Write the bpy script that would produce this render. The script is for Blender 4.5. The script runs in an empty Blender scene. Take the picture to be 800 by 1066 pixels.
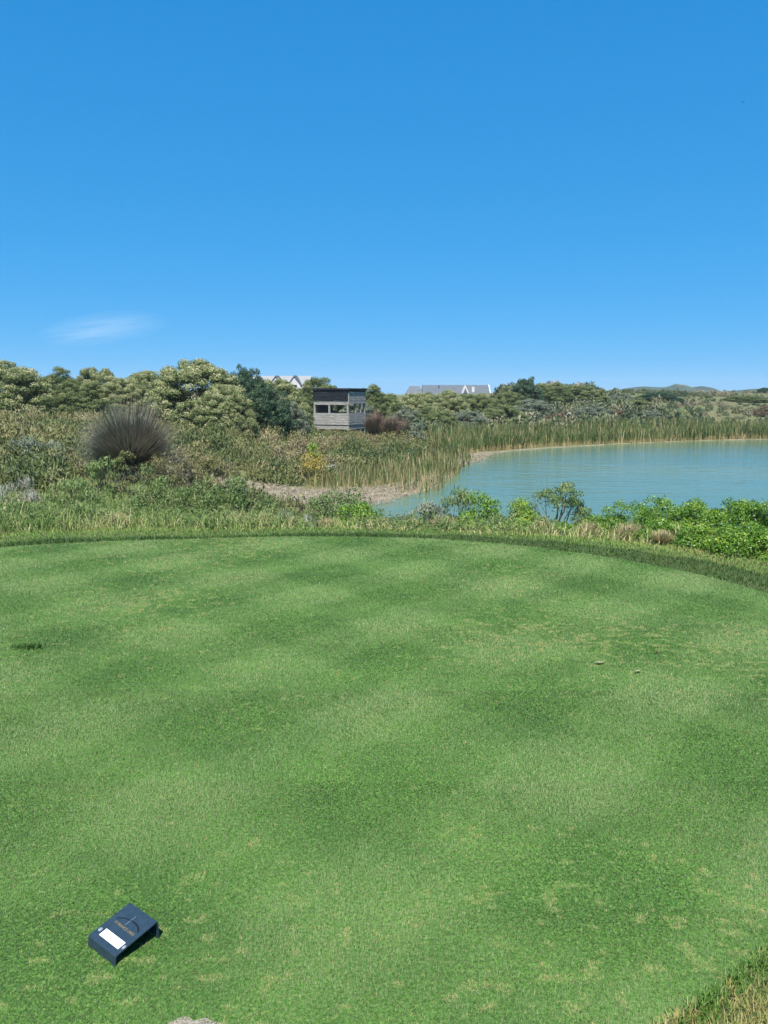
import bpy, bmesh, math
import numpy as np

R = math.radians
sc = bpy.context.scene
COL = sc.collection

# ------------------------------------------------------------------ camera
F, CX, CY, EYE = 801.0, 400.0, 533.0, 1.6
PIT = math.atan(123 / F)
cd = bpy.data.cameras.new("camera")
cam = bpy.data.objects.new("camera", cd)
COL.objects.link(cam)
cam.location = (0, 0, EYE)
cam.rotation_euler = (R(90) - PIT, 0, 0)
cd.sensor_fit = 'VERTICAL'
cd.sensor_height = 24
cd.lens = 24 * F / 1066
cd.clip_start = 0.05
cd.clip_end = 20000
sc.camera = cam

# ------------------------------------------------------------------ sky, sun, exposure
w = bpy.data.worlds.new("World")
sc.world = w
w.use_nodes = True
nt = w.node_tree
nt.nodes.clear()
sky = nt.nodes.new('ShaderNodeTexSky')
sky.sky_type = 'NISHITA'
sky.sun_disc = False
sky.sun_elevation = R(60)
sky.sun_rotation = R(180)
sky.altitude = 3000
sky.air_density = 1.0
sky.dust_density = 0.0
sky.ozone_density = 3.0
# grade of the clear sky: channel = gain * sky ** power, a deep saturated summer blue
sep = nt.nodes.new('ShaderNodeSeparateColor')
cmb = nt.nodes.new('ShaderNodeCombineColor')
nt.links.new(sky.outputs[0], sep.inputs[0])
for ch, (gain, power) in enumerate(((.165, 1.0), (1.29, .39), (2.8, .28))):
    pw = nt.nodes.new('ShaderNodeMath'); pw.operation = 'POWER'; pw.inputs[1].default_value = power
    ml_ = nt.nodes.new('ShaderNodeMath'); ml_.operation = 'MULTIPLY'; ml_.inputs[1].default_value = gain
    nt.links.new(sep.outputs[ch], pw.inputs[0])
    nt.links.new(pw.outputs[0], ml_.inputs[0])
    nt.links.new(ml_.outputs[0], cmb.inputs[ch])
bg = nt.nodes.new('ShaderNodeBackground')
bg.inputs['Strength'].default_value = 0.1
wo = nt.nodes.new('ShaderNodeOutputWorld')
nt.links.new(cmb.outputs[0], bg.inputs['Color'])
nt.links.new(bg.outputs[0], wo.inputs[0])

sd = bpy.data.lights.new("sun", 'SUN')
sun = bpy.data.objects.new("sun", sd)
COL.objects.link(sun)
sd.energy = 4.8
sd.angle = R(0.5)
sd.color = (1.0, 0.955, 0.88)
from mathutils import Vector
SUN = Vector((-0.06, -0.5, 0.866)).normalized()
sun.rotation_euler = SUN.to_track_quat('Z', 'Y').to_euler()
sun.location = (0, -20, 60)

sc.view_settings.view_transform = 'Standard'
sc.view_settings.look = 'None'
sc.view_settings.gamma = 1
sc.view_settings.exposure = 0.9
sc.view_settings.use_curve_mapping = False
cy = sc.cycles
cy.max_bounces = 6
cy.diffuse_bounces = 2
cy.glossy_bounces = 2
cy.transmission_bounces = 2
cy.transparent_max_bounces = 4
cy.volume_bounces = 3
cy.use_denoising = True
cy.denoiser = 'OPENIMAGEDENOISE'
cy.denoising_input_passes = 'RGB_ALBEDO_NORMAL'
cy.denoising_prefilter = 'ACCURATE'

# ------------------------------------------------------------------ picture geometry helpers
def ray(px, py):
    u = (px - CX) / F
    v = -(py - CY) / F
    c, s = math.cos(PIT), math.sin(PIT)
    return u, c + v * s, -s + v * c

def P(px, py, d):
    """world point at ground distance d seen at a photo pixel"""
    r = ray(px, py)
    t = d / r[1]
    return r[0] * t, d, EYE + r[2] * t

def G(px, py, z=0.0):
    r = ray(px, py)
    t = (z - EYE) / r[2]
    return r[0] * t, r[1] * t

# ------------------------------------------------------------------ numeric helpers
def sstep(a, b, x):
    t = np.clip((x - a) / (b - a), 0, 1)
    return t * t * (3 - 2 * t)

def vnoise(x, y, s, seed):
    g = np.random.default_rng(seed).random((128, 128))
    x = np.asarray(x, float) / s + 1000.3
    y = np.asarray(y, float) / s + 1000.7
    xi = np.floor(x).astype(int)
    yi = np.floor(y).astype(int)
    fx = x - xi
    fy = y - yi
    fx = fx * fx * (3 - 2 * fx)
    fy = fy * fy * (3 - 2 * fy)
    a = g[xi % 128, yi % 128]
    b = g[(xi + 1) % 128, yi % 128]
    c = g[xi % 128, (yi + 1) % 128]
    d = g[(xi + 1) % 128, (yi + 1) % 128]
    return (a * (1 - fx) + b * fx) * (1 - fy) + (c * (1 - fx) + d * fx) * fy

def fbm(x, y, s, seed, o=3):
    r, a, t = 0, 1, 0
    for i in range(o):
        r = r + a * vnoise(x, y, s / 2 ** i, seed + i)
        t += a
        a *= .5
    return r / t

def catmull(pts, n=6):
    p = np.array(pts, float)
    out = []
    N = len(p)
    for i in range(N):
        a, b, c, d = p[i - 1], p[i], p[(i + 1) % N], p[(i + 2) % N]
        for k in range(n):
            t = k / n
            out.append(.5 * (2 * b + (c - a) * t + (2 * a - 5 * b + 4 * c - d) * t * t + (3 * b - a - 3 * c + d) * t ** 3))
    return np.array(out)

def sdist(poly, x, y):
    """signed distance to a closed outline, negative inside"""
    x = np.asarray(x, float).ravel()
    y = np.asarray(y, float).ravel()
    res = np.empty(len(x))
    A = poly
    B = np.roll(poly, -1, 0)
    for s in range(0, len(x), 20000):
        X = x[s:s + 20000, None]
        Y = y[s:s + 20000, None]
        ex, ey = (B - A).T
        wx, wy = X - A[:, 0], Y - A[:, 1]
        t = np.clip((wx * ex + wy * ey) / (ex * ex + ey * ey + 1e-12), 0, 1)
        d = np.sqrt(((wx - ex * t) ** 2 + (wy - ey * t) ** 2).min(1))
        cond = ((A[:, 1] > Y) != (B[:, 1] > Y)) & (X < ex * (Y - A[:, 1]) / (ey + 1e-12) + A[:, 0])
        ins = cond.sum(1) % 2 == 1
        res[s:s + 20000] = np.where(ins, -d, d)
    return res

TEE = catmull([(-7, 5.2), (-5.5, 7.0), (-4.05, 7.95), (-3.15, 8.27), (-2.14, 8.44), (-1.09, 8.58), (0, 8.54), (1.05, 8.27),
               (1.96, 7.70), (2.67, 6.96), (3.11, 6.06), (3.25, 5.0), (2.9, 3.9), (2.0, 2.75), (1.126, 2.036), (.716, 1.754),
               (0, 1.3), (-1.5, .7), (-4, .6), (-7, 1.5), (-8, 3.3)])
POND = catmull([(-.6, 22.3), (.6, 24.1), (1.65, 26.4), (2.7, 30.5), (3.4, 35), (4.6, 40.2), (7.6, 44), (11.9, 47.5), (19.5, 52),
                (27, 54.6), (40, 57), (56, 56), (66, 45), (62, 25), (45, 15), (25, 13.5), (12, 14.5), (4, 16.5), (1, 18.5), (-.5, 20)], 4)
WATER_Z = -1.6
MUD = catmull([(-9, 21.5), (-6, 23.2), (-3, 24.5), (-.8, 25.4), (.4, 26.4), (1.5, 28.4), (2.1, 29.6), (2.2, 28.4), (1.3, 26), (.6, 24.6), (.2, 23.5), (-.6, 22), (-4, 20.6), (-7, 20.2)], 4)
MUD2 = catmull([(3.0, 34), (3.3, 37), (4.6, 40.5), (6.2, 42), (5, 39), (4.2, 36.5)], 4)

CTRL = np.array([
    (-6, 10, -.12), (-3, 10, -.22), (0, 10.3, -.38), (3, 9.8, -.36), (4.6, 8, -.08), (8, 7, -.1), (14, 6, -.3), (-14, 8, 0), (-14, 0, 0),
    (0, -3, 0), (14, 0, 0), (0, -20, 0), (-30, -10, 0), (30, -10, -.3), (-30, 10, .2),
    (-9, 14, -.28), (-4, 14, -.6), (0, 14, -.95), (3, 13, -.95), (7, 11, -.8), (12, 10, -.8), (20, 10, -1.1),
    (-13, 21, -.35), (-7, 21, -.45), (-3.5, 20, -1.1), (-2, 22, -1.45), (-16, 30, .15), (-10, 30, 0), (-5, 29, -.9), (-2.5, 27, -1.4),
    (-24, 40, .4), (-12, 38, .05), (-7, 38, -.2), (-4, 40, -.75), (0, 40, -1.0), (-2, 46, -1.0), (1, 45, -1.1), (-3, 33, -1.15), (1, 33, -1.35),
    (0, 55, -1.0), (8, 52, -1.25), (15, 58, -1.2), (25, 62, -1.2), (40, 66, -1.1), (60, 72, -1), (80, 60, -1), (80, 20, -1.2),
    (0, 64, -.8), (10, 68, -.7), (-10, 55, .2), (-22, 55, .6), (-45, 50, .8), (20, 74, -.3), (35, 78, -.2), (50, 84, 0),
    (18, 95, 1.9), (28, 104, 2.0), (42, 112, 1.5), (56, 120, 1.6), (75, 130, 1.9), (5, 90, .2), (-30, 90, .8), (110, 140, 1.8), (10, 150, .6), (-20, 150, .8),
    (0, 220, -1), (-150, 150, 0), (60, 200, -1), (150, 220, -1), (300, 600, -3), (-300, 600, -3), (0, 600, -3), (0, 1800, -5),
    (1500, 1500, -5), (-1500, 1500, -5), (1500, 0, -3), (-1500, 0, -3), (0, -300, -1)])
def _tps(r):
    return r
_n = len(CTRL)
_K = np.zeros((_n + 1, _n + 1))
_K[:_n, :_n] = -np.sqrt(((CTRL[:, None, :2] - CTRL[None, :, :2]) ** 2).sum(2) + 1.0)
_K[:_n, _n] = 1
_K[_n, :_n] = 1
_W = np.linalg.solve(_K + np.diag([-.02] * _n + [0]), np.append(CTRL[:, 2], 0))

def H(x, y):
    x = np.atleast_1d(np.asarray(x, float))
    y = np.atleast_1d(np.asarray(y, float))
    sh = x.shape
    x = x.ravel()
    y = y.ravel()
    z = np.empty(len(x))
    for s in range(0, len(x), 50000):
        d = -np.sqrt((x[s:s + 50000, None] - CTRL[:, 0]) ** 2 + (y[s:s + 50000, None] - CTRL[:, 1]) ** 2 + 1.0)
        z[s:s + 50000] = d @ _W[:_n] + _W[_n]
    z = z + (fbm(x, y, 5, 77) - .5) * .25 * sstep(9, 14, np.hypot(x, y))
    t = sdist(TEE, x, y)
    z = z * sstep(.35, 2.4, t) - .012 * sstep(0, .06, t)
    p = sdist(POND, x, y)
    z = np.where(p > 0, WATER_Z + .03 + (np.maximum(z, -1.5) - WATER_Z - .03) * sstep(0, 4.5, p), WATER_Z + .03 - np.minimum(.9, -p * .45))
    return z.reshape(sh)

def H1(x, y):
    return float(H([x], [y])[0])

# ------------------------------------------------------------------ mesh helpers
def mesh_np(name, V, Fc, attrs=None, mat=None, smooth=False):
    me = bpy.data.meshes.new(name)
    V = np.ascontiguousarray(V, np.float32)
    Fc = np.ascontiguousarray(Fc, np.int32)
    k = Fc.shape[1]
    me.vertices.add(len(V))
    me.vertices.foreach_set('co', V.ravel())
    me.loops.add(Fc.size)
    me.loops.foreach_set('vertex_index', Fc.ravel())
    me.polygons.add(len(Fc))
    me.polygons.foreach_set('loop_start', np.arange(0, Fc.size, k, dtype=np.int32))
    if smooth:
        me.polygons.foreach_set('use_smooth', np.ones(len(Fc), bool))
    me.update(calc_edges=True)
    for a, (dom, val) in (attrs or {}).items():
        at = me.attributes.new(a, 'FLOAT', dom)
        at.data.foreach_set('value', np.ascontiguousarray(val, np.float32))
    if mat:
        me.materials.append(mat)
    return me

def obj(name, me, parent=None):
    o = bpy.data.objects.new(name, me)
    COL.objects.link(o)
    if parent:
        o.parent = parent
    return o

def tag(o, label, cat=None, group=None, kind=None):
    o['label'] = label
    if cat:
        o['category'] = cat
    if group:
        o['group'] = group
    if kind:
        o['kind'] = kind
    return o

def root(name, loc, rz, label, cat, group=None):
    o = bpy.data.objects.new(name, None)
    COL.objects.link(o)
    o.empty_display_size = .2
    o.location = loc
    o.rotation_euler = (0, 0, rz)
    return tag(o, label, cat, group)

class PM:
    """polygon mesh collector (boxes, prisms, free faces)"""
    def __init__(s):
        s.v, s.f = [], []
    def poly(s, vs, fs):
        b = len(s.v)
        s.v += [tuple(v) for v in vs]
        s.f += [tuple(i + b for i in f) for f in fs]
        return s
    def box(s, x0, x1, y0, y1, z0, z1):
        return s.poly([(x0, y0, z0), (x1, y0, z0), (x1, y1, z0), (x0, y1, z0), (x0, y0, z1), (x1, y0, z1), (x1, y1, z1), (x0, y1, z1)],
                      [(0, 3, 2, 1), (4, 5, 6, 7), (0, 1, 5, 4), (1, 2, 6, 5), (2, 3, 7, 6), (3, 0, 4, 7)])
    def prism(s, a, off):
        """closed outline a (list of 3d points) swept by off"""
        n = len(a)
        b = [(p[0] + off[0], p[1] + off[1], p[2] + off[2]) for p in a]
        return s.poly(list(a) + b, [tuple(range(n - 1, -1, -1)), tuple(range(n, 2 * n))] + [(i, (i + 1) % n, n + (i + 1) % n, n + i) for i in range(n)])
    def build(s, name, mat, parent=None, bevel=0):
        me = bpy.data.meshes.new(name)
        me.from_pydata(s.v, [], s.f)
        me.materials.append(mat)
        bm = bmesh.new()
        bm.from_mesh(me)
        bmesh.ops.recalc_face_normals(bm, faces=bm.faces)
        if bevel:
            bmesh.ops.bevel(bm, geom=bm.edges[:], offset=bevel, segments=2, affect='EDGES', profile=.5)
        bm.to_mesh(me)
        bm.free()
        return obj(name, me, parent)

# ------------------------------------------------------------------ materials
def mat_new(name):
    m = bpy.data.materials.new(name)
    m.use_nodes = True
    n = m.node_tree
    n.nodes.clear()
    out = n.nodes.new('ShaderNodeOutputMaterial')
    return m, n, out

def ramp(n, stops):
    r = n.nodes.new('ShaderNodeValToRGB')
    e = r.color_ramp.elements
    while len(e) < len(stops):
        e.new(.5)
    for i, (p, c) in enumerate(stops):
        e[i].position = p
        e[i].color = (*c, 1)
    return r

def leaf_mat(name, stops, trans=.25, rough=.55, spec=.3):
    m, n, out = mat_new(name)
    a = n.nodes.new('ShaderNodeAttribute')
    a.attribute_name = 'tone'
    r = ramp(n, stops)
    n.links.new(a.outputs['Fac'], r.inputs[0])
    p = n.nodes.new('ShaderNodeBsdfPrincipled')
    p.inputs['Roughness'].default_value = rough
    p.inputs['Specular IOR Level'].default_value = spec
    n.links.new(r.outputs[0], p.inputs['Base Color'])
    t = n.nodes.new('ShaderNodeBsdfTranslucent')
    n.links.new(r.outputs[0], t.inputs[0])
    mx = n.nodes.new('ShaderNodeMixShader')
    mx.inputs[0].default_value = trans
    n.links.new(p.outputs[0], mx.inputs[1])
    n.links.new(t.outputs[0], mx.inputs[2])
    n.links.new(mx.outputs[0], out.inputs[0])
    return m

def flat_mat(name, col, rough=.6, spec=.4, var=.15, scale=8, bump=0, stretch=(1, 1, 1), metal=0):
    m, n, out = mat_new(name)
    tc = n.nodes.new('ShaderNodeTexCoord')
    mp = n.nodes.new('ShaderNodeMapping')
    mp.inputs['Scale'].default_value = stretch
    n.links.new(tc.outputs['Object'], mp.inputs[0])
    nz = n.nodes.new('ShaderNodeTexNoise')
    nz.inputs['Scale'].default_value = scale
    nz.inputs['Detail'].default_value = 5
    n.links.new(mp.outputs[0], nz.inputs[0])
    lo = tuple(c * (1 - var) for c in col)
    hi = tuple(min(1, c * (1 + var)) for c in col)
    r = ramp(n, [(.3, lo), (.7, hi)])
    n.links.new(nz.outputs[0], r.inputs[0])
    p = n.nodes.new('ShaderNodeBsdfPrincipled')
    p.inputs['Roughness'].default_value = rough
    p.inputs['Specular IOR Level'].default_value = spec
    p.inputs['Metallic'].default_value = metal
    n.links.new(r.outputs[0], p.inputs['Base Color'])
    if bump:
        b = n.nodes.new('ShaderNodeBump')
        b.inputs['Strength'].default_value = bump
        b.inputs['Distance'].default_value = .01
        n.links.new(nz.outputs[0], b.inputs['Height'])
        n.links.new(b.outputs[0], p.inputs['Normal'])
    n.links.new(p.outputs[0], out.inputs[0])
    return m

M = {}
M['bark'] = flat_mat('grey_bark', (.16, .13, .10), .85, .2, .3, 12, .5)
M['turf'] = leaf_mat('turf_blade', [(0, (.055, .112, .03)), (.3, (.104, .172, .05)), (.6, (.17, .245, .092)), (.78, (.24, .275, .105)), (1, (.41, .32, .15))], .3, .5, .3)
M['rough'] = leaf_mat('rough_blade', [(0, (.035, .085, .014)), (.35, (.085, .18, .03)), (.65, (.16, .28, .05)), (.85, (.27, .28, .09)), (1, (.38, .29, .12))], .3, .5, .3)
M['wild'] = leaf_mat('wild_grass_blade', [(0, (.05, .1, .018)), (.3, (.11, .19, .035)), (.55, (.22, .27, .075)), (.75, (.38, .34, .15)), (1, (.58, .48, .3))], .3, .6, .25)
M['straw'] = leaf_mat('straw_blade', [(0, (.2, .2, .07)), (.4, (.36, .3, .14)), (.75, (.5, .4, .22)), (1, (.62, .52, .36))], .3, .6, .25)
M['pale'] = leaf_mat('pale_sheared_leaf', [(0, (.065, .1, .034)), (.3, (.12, .16, .055)), (.55, (.2, .235, .095)), (.78, (.36, .365, .18)), (1, (.5, .48, .29))], .3, .7, .15)
M['mixed'] = leaf_mat('mixed_coastal_leaf', [(0, (.048, .08, .028)), (.35, (.095, .13, .046)), (.65, (.15, .19, .07)), (.85, (.24, .265, .115)), (1, (.35, .335, .17))], .28, .7, .15)
M['dark'] = leaf_mat('dark_glossy_leaf', [(0, (.014, .04, .018)), (.4, (.028, .065, .028)), (.75, (.055, .105, .04)), (1, (.11, .16, .07))], .2, .45, .4)
M['greygreen'] = leaf_mat('grey_green_leaf', [(0, (.06, .085, .055)), (.4, (.12, .15, .1)), (.75, (.2, .23, .15)), (1, (.31, .33, .24))], .2)
M['brownred'] = leaf_mat('russet_leaf', [(0, (.07, .06, .035)), (.4, (.14, .10, .06)), (.75, (.22, .15, .1)), (1, (.3, .22, .15))], .2)
M['green'] = leaf_mat('fresh_green_leaf', [(0, (.05, .1, .026)), (.35, (.1, .165, .045)), (.7, (.185, .25, .08)), (1, (.32, .35, .15))], .3)
M['bright'] = leaf_mat('bright_succulent_leaf', [(0, (.05, .13, .012)), (.4, (.11, .23, .02)), (.75, (.2, .32, .035)), (1, (.38, .4, .06))], .3, .4, .4)
M['weed'] = leaf_mat('weed_leaf', [(0, (.05, .1, .022)), (.4, (.1, .165, .04)), (.7, (.19, .235, .075)), (1, (.34, .33, .15))], .3)
M['twig'] = leaf_mat('grey_twig', [(0, (.13, .13, .1)), (.5, (.25, .25, .2)), (1, (.4, .4, .34))], .1)
M['tussock'] = leaf_mat('tussock_stem', [(0, (.075, .095, .06)), (.35, (.135, .15, .1)), (.55, (.215, .205, .165)), (.75, (.25, .18, .135)), (1, (.35, .235, .165))], .15)
M['restio'] = leaf_mat('russet_restio_stem', [(0, (.07, .085, .05)), (.4, (.15, .13, .09)), (.7, (.24, .14, .1)), (1, (.34, .2, .14))], .15)
M['reed'] = leaf_mat('reed_blade', [(0, (.36, .29, .16)), (.18, (.3, .25, .11)), (.3, (.115, .145, .04)), (.55, (.06, .11, .025)), (.82, (.095, .145, .036)), (1, (.22, .2, .075))], .25)
M['scrub'] = leaf_mat('heath_leaf', [(0, (.055, .085, .028)), (.25, (.115, .14, .042)), (.45, (.195, .195, .07)), (.6, (.18, .15, .07)), (.75, (.2, .175, .095)), (.9, (.28, .25, .13)), (1, (.38, .33, .18))], .2)
M['hillscrub'] = leaf_mat('hillside_leaf', [(0, (.035, .06, .03)), (.3, (.085, .115, .05)), (.5, (.15, .17, .08)), (.7, (.21, .18, .12)), (.85, (.28, .25, .16)), (1, (.38, .33, .2))], .2)
M['litter'] = leaf_mat('dry_reed_litter', [(0, (.14, .12, .08)), (.5, (.24, .2, .14)), (1, (.36, .3, .21))], .1)
M['orange'] = leaf_mat('ochre_leaf', [(0, (.12, .13, .03)), (.5, (.3, .24, .05)), (1, (.46, .34, .08))], .2)
M['silver'] = leaf_mat('silver_leaf', [(0, (.3, .31, .26)), (.5, (.48, .48, .42)), (1, (.66, .65, .58))], .15)

# ------------------------------------------------------------------ shape generators (numpy)
def unit(a):
    return a / (np.linalg.norm(a, axis=1, keepdims=True) + 1e-9)

def leaf_quads(c, nrm, L, Wd, rng, axis=None):
    n = len(c)
    a = rng.normal(size=(n, 3)) if axis is None else axis + rng.normal(size=(n, 3)) * .35
    t = unit(a - (a * nrm).sum(1, keepdims=True) * nrm)
    s = np.cross(nrm, t)
    L = (L * rng.uniform(.7, 1.3, n))[:, None] * .5
    Wd = (Wd * rng.uniform(.7, 1.3, n))[:, None] * .5
    V = np.stack([c - t * L, c + s * Wd + t * L * .15, c + t * L, c - s * Wd + t * L * .15], 1).reshape(-1, 3)
    return V, np.arange(4 * n).reshape(-1, 4)

def blades(b, L, Wd, az, lean, curl, segs, zdir=None):
    """ribbons: b base points, az direction of lean, lean angle at the base, curl extra angle by the tip"""
    n = len(b)
    side = np.stack([-np.sin(az), np.cos(az), np.zeros(n)], 1)
    rows = []
    p = b.copy()
    for i in range(segs + 1):
        f = i / segs
        wv = (Wd * (1 - f ** 1.6 * .92))[:, None] * .5
        rows.append(np.stack([p - side * wv, p + side * wv], 1))
        th = lean + curl * f
        p = p + (L / segs)[:, None] * np.stack([np.sin(th) * np.cos(az), np.sin(th) * np.sin(az), np.cos(th)], 1)
    V = np.stack(rows, 1)                       # n, segs+1, 2, 3
    base = (np.arange(n) * (segs + 1) * 2)[:, None]
    fs = np.concatenate([base + np.array([[2 * i, 2 * i + 1, 2 * i + 3, 2 * i + 2]]) for i in range(segs)], 1).reshape(-1, 4)
    return V.reshape(-1, 3), fs

def tube(pts, rad, k=6):
    pts = np.array(pts, float)
    V = []
    for i, p in enumerate(pts):
        d = pts[min(i + 1, len(pts) - 1)] - pts[max(i - 1, 0)]
        d = d / (np.linalg.norm(d) + 1e-9)
        a = np.cross(d, (.3, .9, .1))
        a /= np.linalg.norm(a)
        b = np.cross(d, a)
        for j in range(k):
            t = 2 * math.pi * j / k
            V.append(p + (a * math.cos(t) + b * math.sin(t)) * rad[i])
    Fc = [(i * k + j, i * k + (j + 1) % k, (i + 1) * k + (j + 1) % k, (i + 1) * k + j) for i in range(len(pts) - 1) for j in range(k)]
    return np.array(V), np.array(Fc)

def join(parts):
    V, Fs, o = [], [], 0
    for v, f in parts:
        V.append(v)
        Fs.append(f + o)
        o += len(v)
    return np.concatenate(V), np.concatenate(Fs)

def limbs(targets, rng, r0, base_spread=.08, k=6, bend=.15):
    """stems from the ground to crown points"""
    ps = []
    for t in targets:
        b = np.array([rng.normal() * base_spread, rng.normal() * base_spread, -.06])
        t = np.array(t)
        L = np.linalg.norm(t - b)
        m1 = b + (t - b) * .35 + rng.normal(size=3) * bend * L * .4
        m2 = b + (t - b) * .7 + rng.normal(size=3) * bend * L * .4
        ps.append(tube([b, m1, m2, t], [r0, r0 * .75, r0 * .5, r0 * .2], k))
    return join(ps)

def crown(seed, Wd, Hh, ncl, rc, nleaf, L, Lw, flat=.75, pale_up=.0, low=.12, skew=0.0, tone0=.4, upright=0.0, tj=.16, cj=.12, Dp=None, shell=.55, lumpy=.28):
    """clumped crown, dome of small rounded clumps. returns V, F, tone(face), clump centres"""
    rng = np.random.default_rng(seed)
    Dp = Dp or Wd
    d = rng.normal(size=(ncl, 3))
    d[:, 2] = np.abs(d[:, 2]) * 1.0 - .12
    d = unit(d)
    f = rng.uniform(shell, 1.0, ncl) ** .6
    C = np.stack([d[:, 0] * Wd * .5 * f, d[:, 1] * Dp * .5 * f, low * Hh + np.clip(d[:, 2], -.12, 1) ** 1.0 * Hh * (1 - low) * f * .95], 1)
    lump = 1 - lumpy / 2 + lumpy * vnoise(d[:, 0] * 3 + d[:, 2] * 2, d[:, 1] * 3, .8, seed + 5)
    C[:, 2] *= lump
    C[:, 0] += skew * C[:, 2]
    cr = rc * rng.uniform(.65, 1.35, ncl)
    ct = rng.normal(size=ncl) * cj
    k = rng.choice(ncl, nleaf, p=cr ** 2 / (cr ** 2).sum())
    u = unit(rng.normal(size=(nleaf, 3)))
    u[:, 2] = np.where(rng.random(nleaf) < .7, np.abs(u[:, 2]), u[:, 2])
    rr = cr[k] * rng.uniform(.6, 1.08, nleaf)
    c = C[k] + u * rr[:, None] * np.array([1, 1, flat])
    c[:, 2] = np.maximum(c[:, 2], .02)
    nrm = unit(u + rng.normal(size=(nleaf, 3)) * .5 + np.array([0, 0, .25]))
    ax = None
    if upright:
        ax = u * .8 + np.array([0, 0, upright])
    V, Fc = leaf_quads(c, nrm, L, Lw, rng, ax)
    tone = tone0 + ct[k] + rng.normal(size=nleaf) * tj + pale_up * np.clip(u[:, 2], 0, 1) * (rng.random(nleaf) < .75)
    return V, Fc, np.clip(tone, 0, 1), C

# ================================================================== SETTING
# ---- ground sheet
ax = np.concatenate([-np.geomspace(3000, 14, 46)[:-1], np.linspace(-14, 14, 190), np.geomspace(14, 3000, 46)[1:]])
ay = np.concatenate([-np.geomspace(600, 3, 18)[:-1], np.linspace(-3, 16, 130), np.linspace(16, 60, 130)[1:], np.geomspace(60, 5000, 80)[1:]])
gx, gy = np.meshgrid(ax, ay)
gz = H(gx, gy)
# the tee itself is its own sheet: keep the ground below it
tt = sdist(TEE, gx, gy).reshape(gx.shape)
gz = np.where(tt < 0, gz - .03, gz)
nx, ny = len(ax), len(ay)
idx = np.arange(nx * ny).reshape(ny, nx)
Fg = np.stack([idx[:-1, :-1], idx[:-1, 1:], idx[1:, 1:], idx[1:, :-1]], -1).reshape(-1, 4)
pm = np.minimum(sdist(MUD, gx, gy), sdist(MUD2, gx, gy)).reshape(gx.shape)
pp = sdist(POND, gx, gy).reshape(gx.shape)
mud = np.maximum(1 - sstep(-.2, .9, pm), .75 - .75 * sstep(.02, .3, pp))
wild = sstep(.5, 1.5, tt)
gm = mesh_np('ground', np.stack([gx, gy, gz], -1).reshape(-1, 3), Fg,
             {'wild': ('POINT', wild.ravel()), 'mud': ('POINT', mud.ravel())}, None, True)

def ground_mat():
    m, n, out = mat_new('ground_soil_and_turf')
    tc = n.nodes.new('ShaderNodeTexCoord')
    n1 = n.nodes.new('ShaderNodeTexNoise'); n1.inputs['Scale'].default_value = 1.3; n1.inputs['Detail'].default_value = 8
    n2 = n.nodes.new('ShaderNodeTexNoise'); n2.inputs['Scale'].default_value = 30; n2.inputs['Detail'].default_value = 4
    n3 = n.nodes.new('ShaderNodeTexNoise'); n3.inputs['Scale'].default_value = .06; n3.inputs['Detail'].default_value = 6
    for q in (n1, n2, n3):
        n.links.new(tc.outputs['Object'], q.inputs[0])
    g = ramp(n, [(.3, (.04, .06, .018)), (.7, (.085, .1, .035))]); n.links.new(n2.outputs[0], g.inputs[0])
    wl = ramp(n, [(.3, (.06, .075, .025)), (.5, (.1, .1, .045)), (.7, (.17, .14, .08))]); n.links.new(n1.outputs[0], wl.inputs[0])
    far = ramp(n, [(.36, (.08, .135, .035)), (.5, (.12, .15, .05)), (.6, (.14, .13, .065)), (.7, (.1, .16, .038))]); n.links.new(n3.outputs[0], far.inputs[0])
    md = ramp(n, [(.3, (.13, .11, .075)), (.5, (.21, .18, .13)), (.7, (.29, .25, .18))]); n.links.new(n1.outputs[0], md.inputs[0])
    def mix(a, b, fac):
        x = n.nodes.new('ShaderNodeMix'); x.data_type = 'RGBA'
        n.links.new(a, x.inputs['A']); n.links.new(b, x.inputs['B'])
        if isinstance(fac, float):
            x.inputs['Factor'].default_value = fac
        else:
            n.links.new(fac, x.inputs['Factor'])
        return x.outputs['Result']
    aw = n.nodes.new('ShaderNodeAttribute'); aw.attribute_name = 'wild'
    am = n.nodes.new('ShaderNodeAttribute'); am.attribute_name = 'mud'
    c = mix(g.outputs[0], mix(wl.outputs[0], far.outputs[0], .5), aw.outputs['Fac'])
    c = mix(c, md.outputs[0], am.outputs['Fac'])
    p = n.nodes.new('ShaderNodeBsdfPrincipled')
    p.inputs['Roughness'].default_value = .9
    p.inputs['Specular IOR Level'].default_value = .15
    n.links.new(c, p.inputs['Base Color'])
    n.links.new(p.outputs[0], out.inputs[0])
    return m
gm.materials.append(ground_mat())
tag(obj('ground', gm), 'uneven grassy ground around the tee and the pond', kind='structure')

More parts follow.
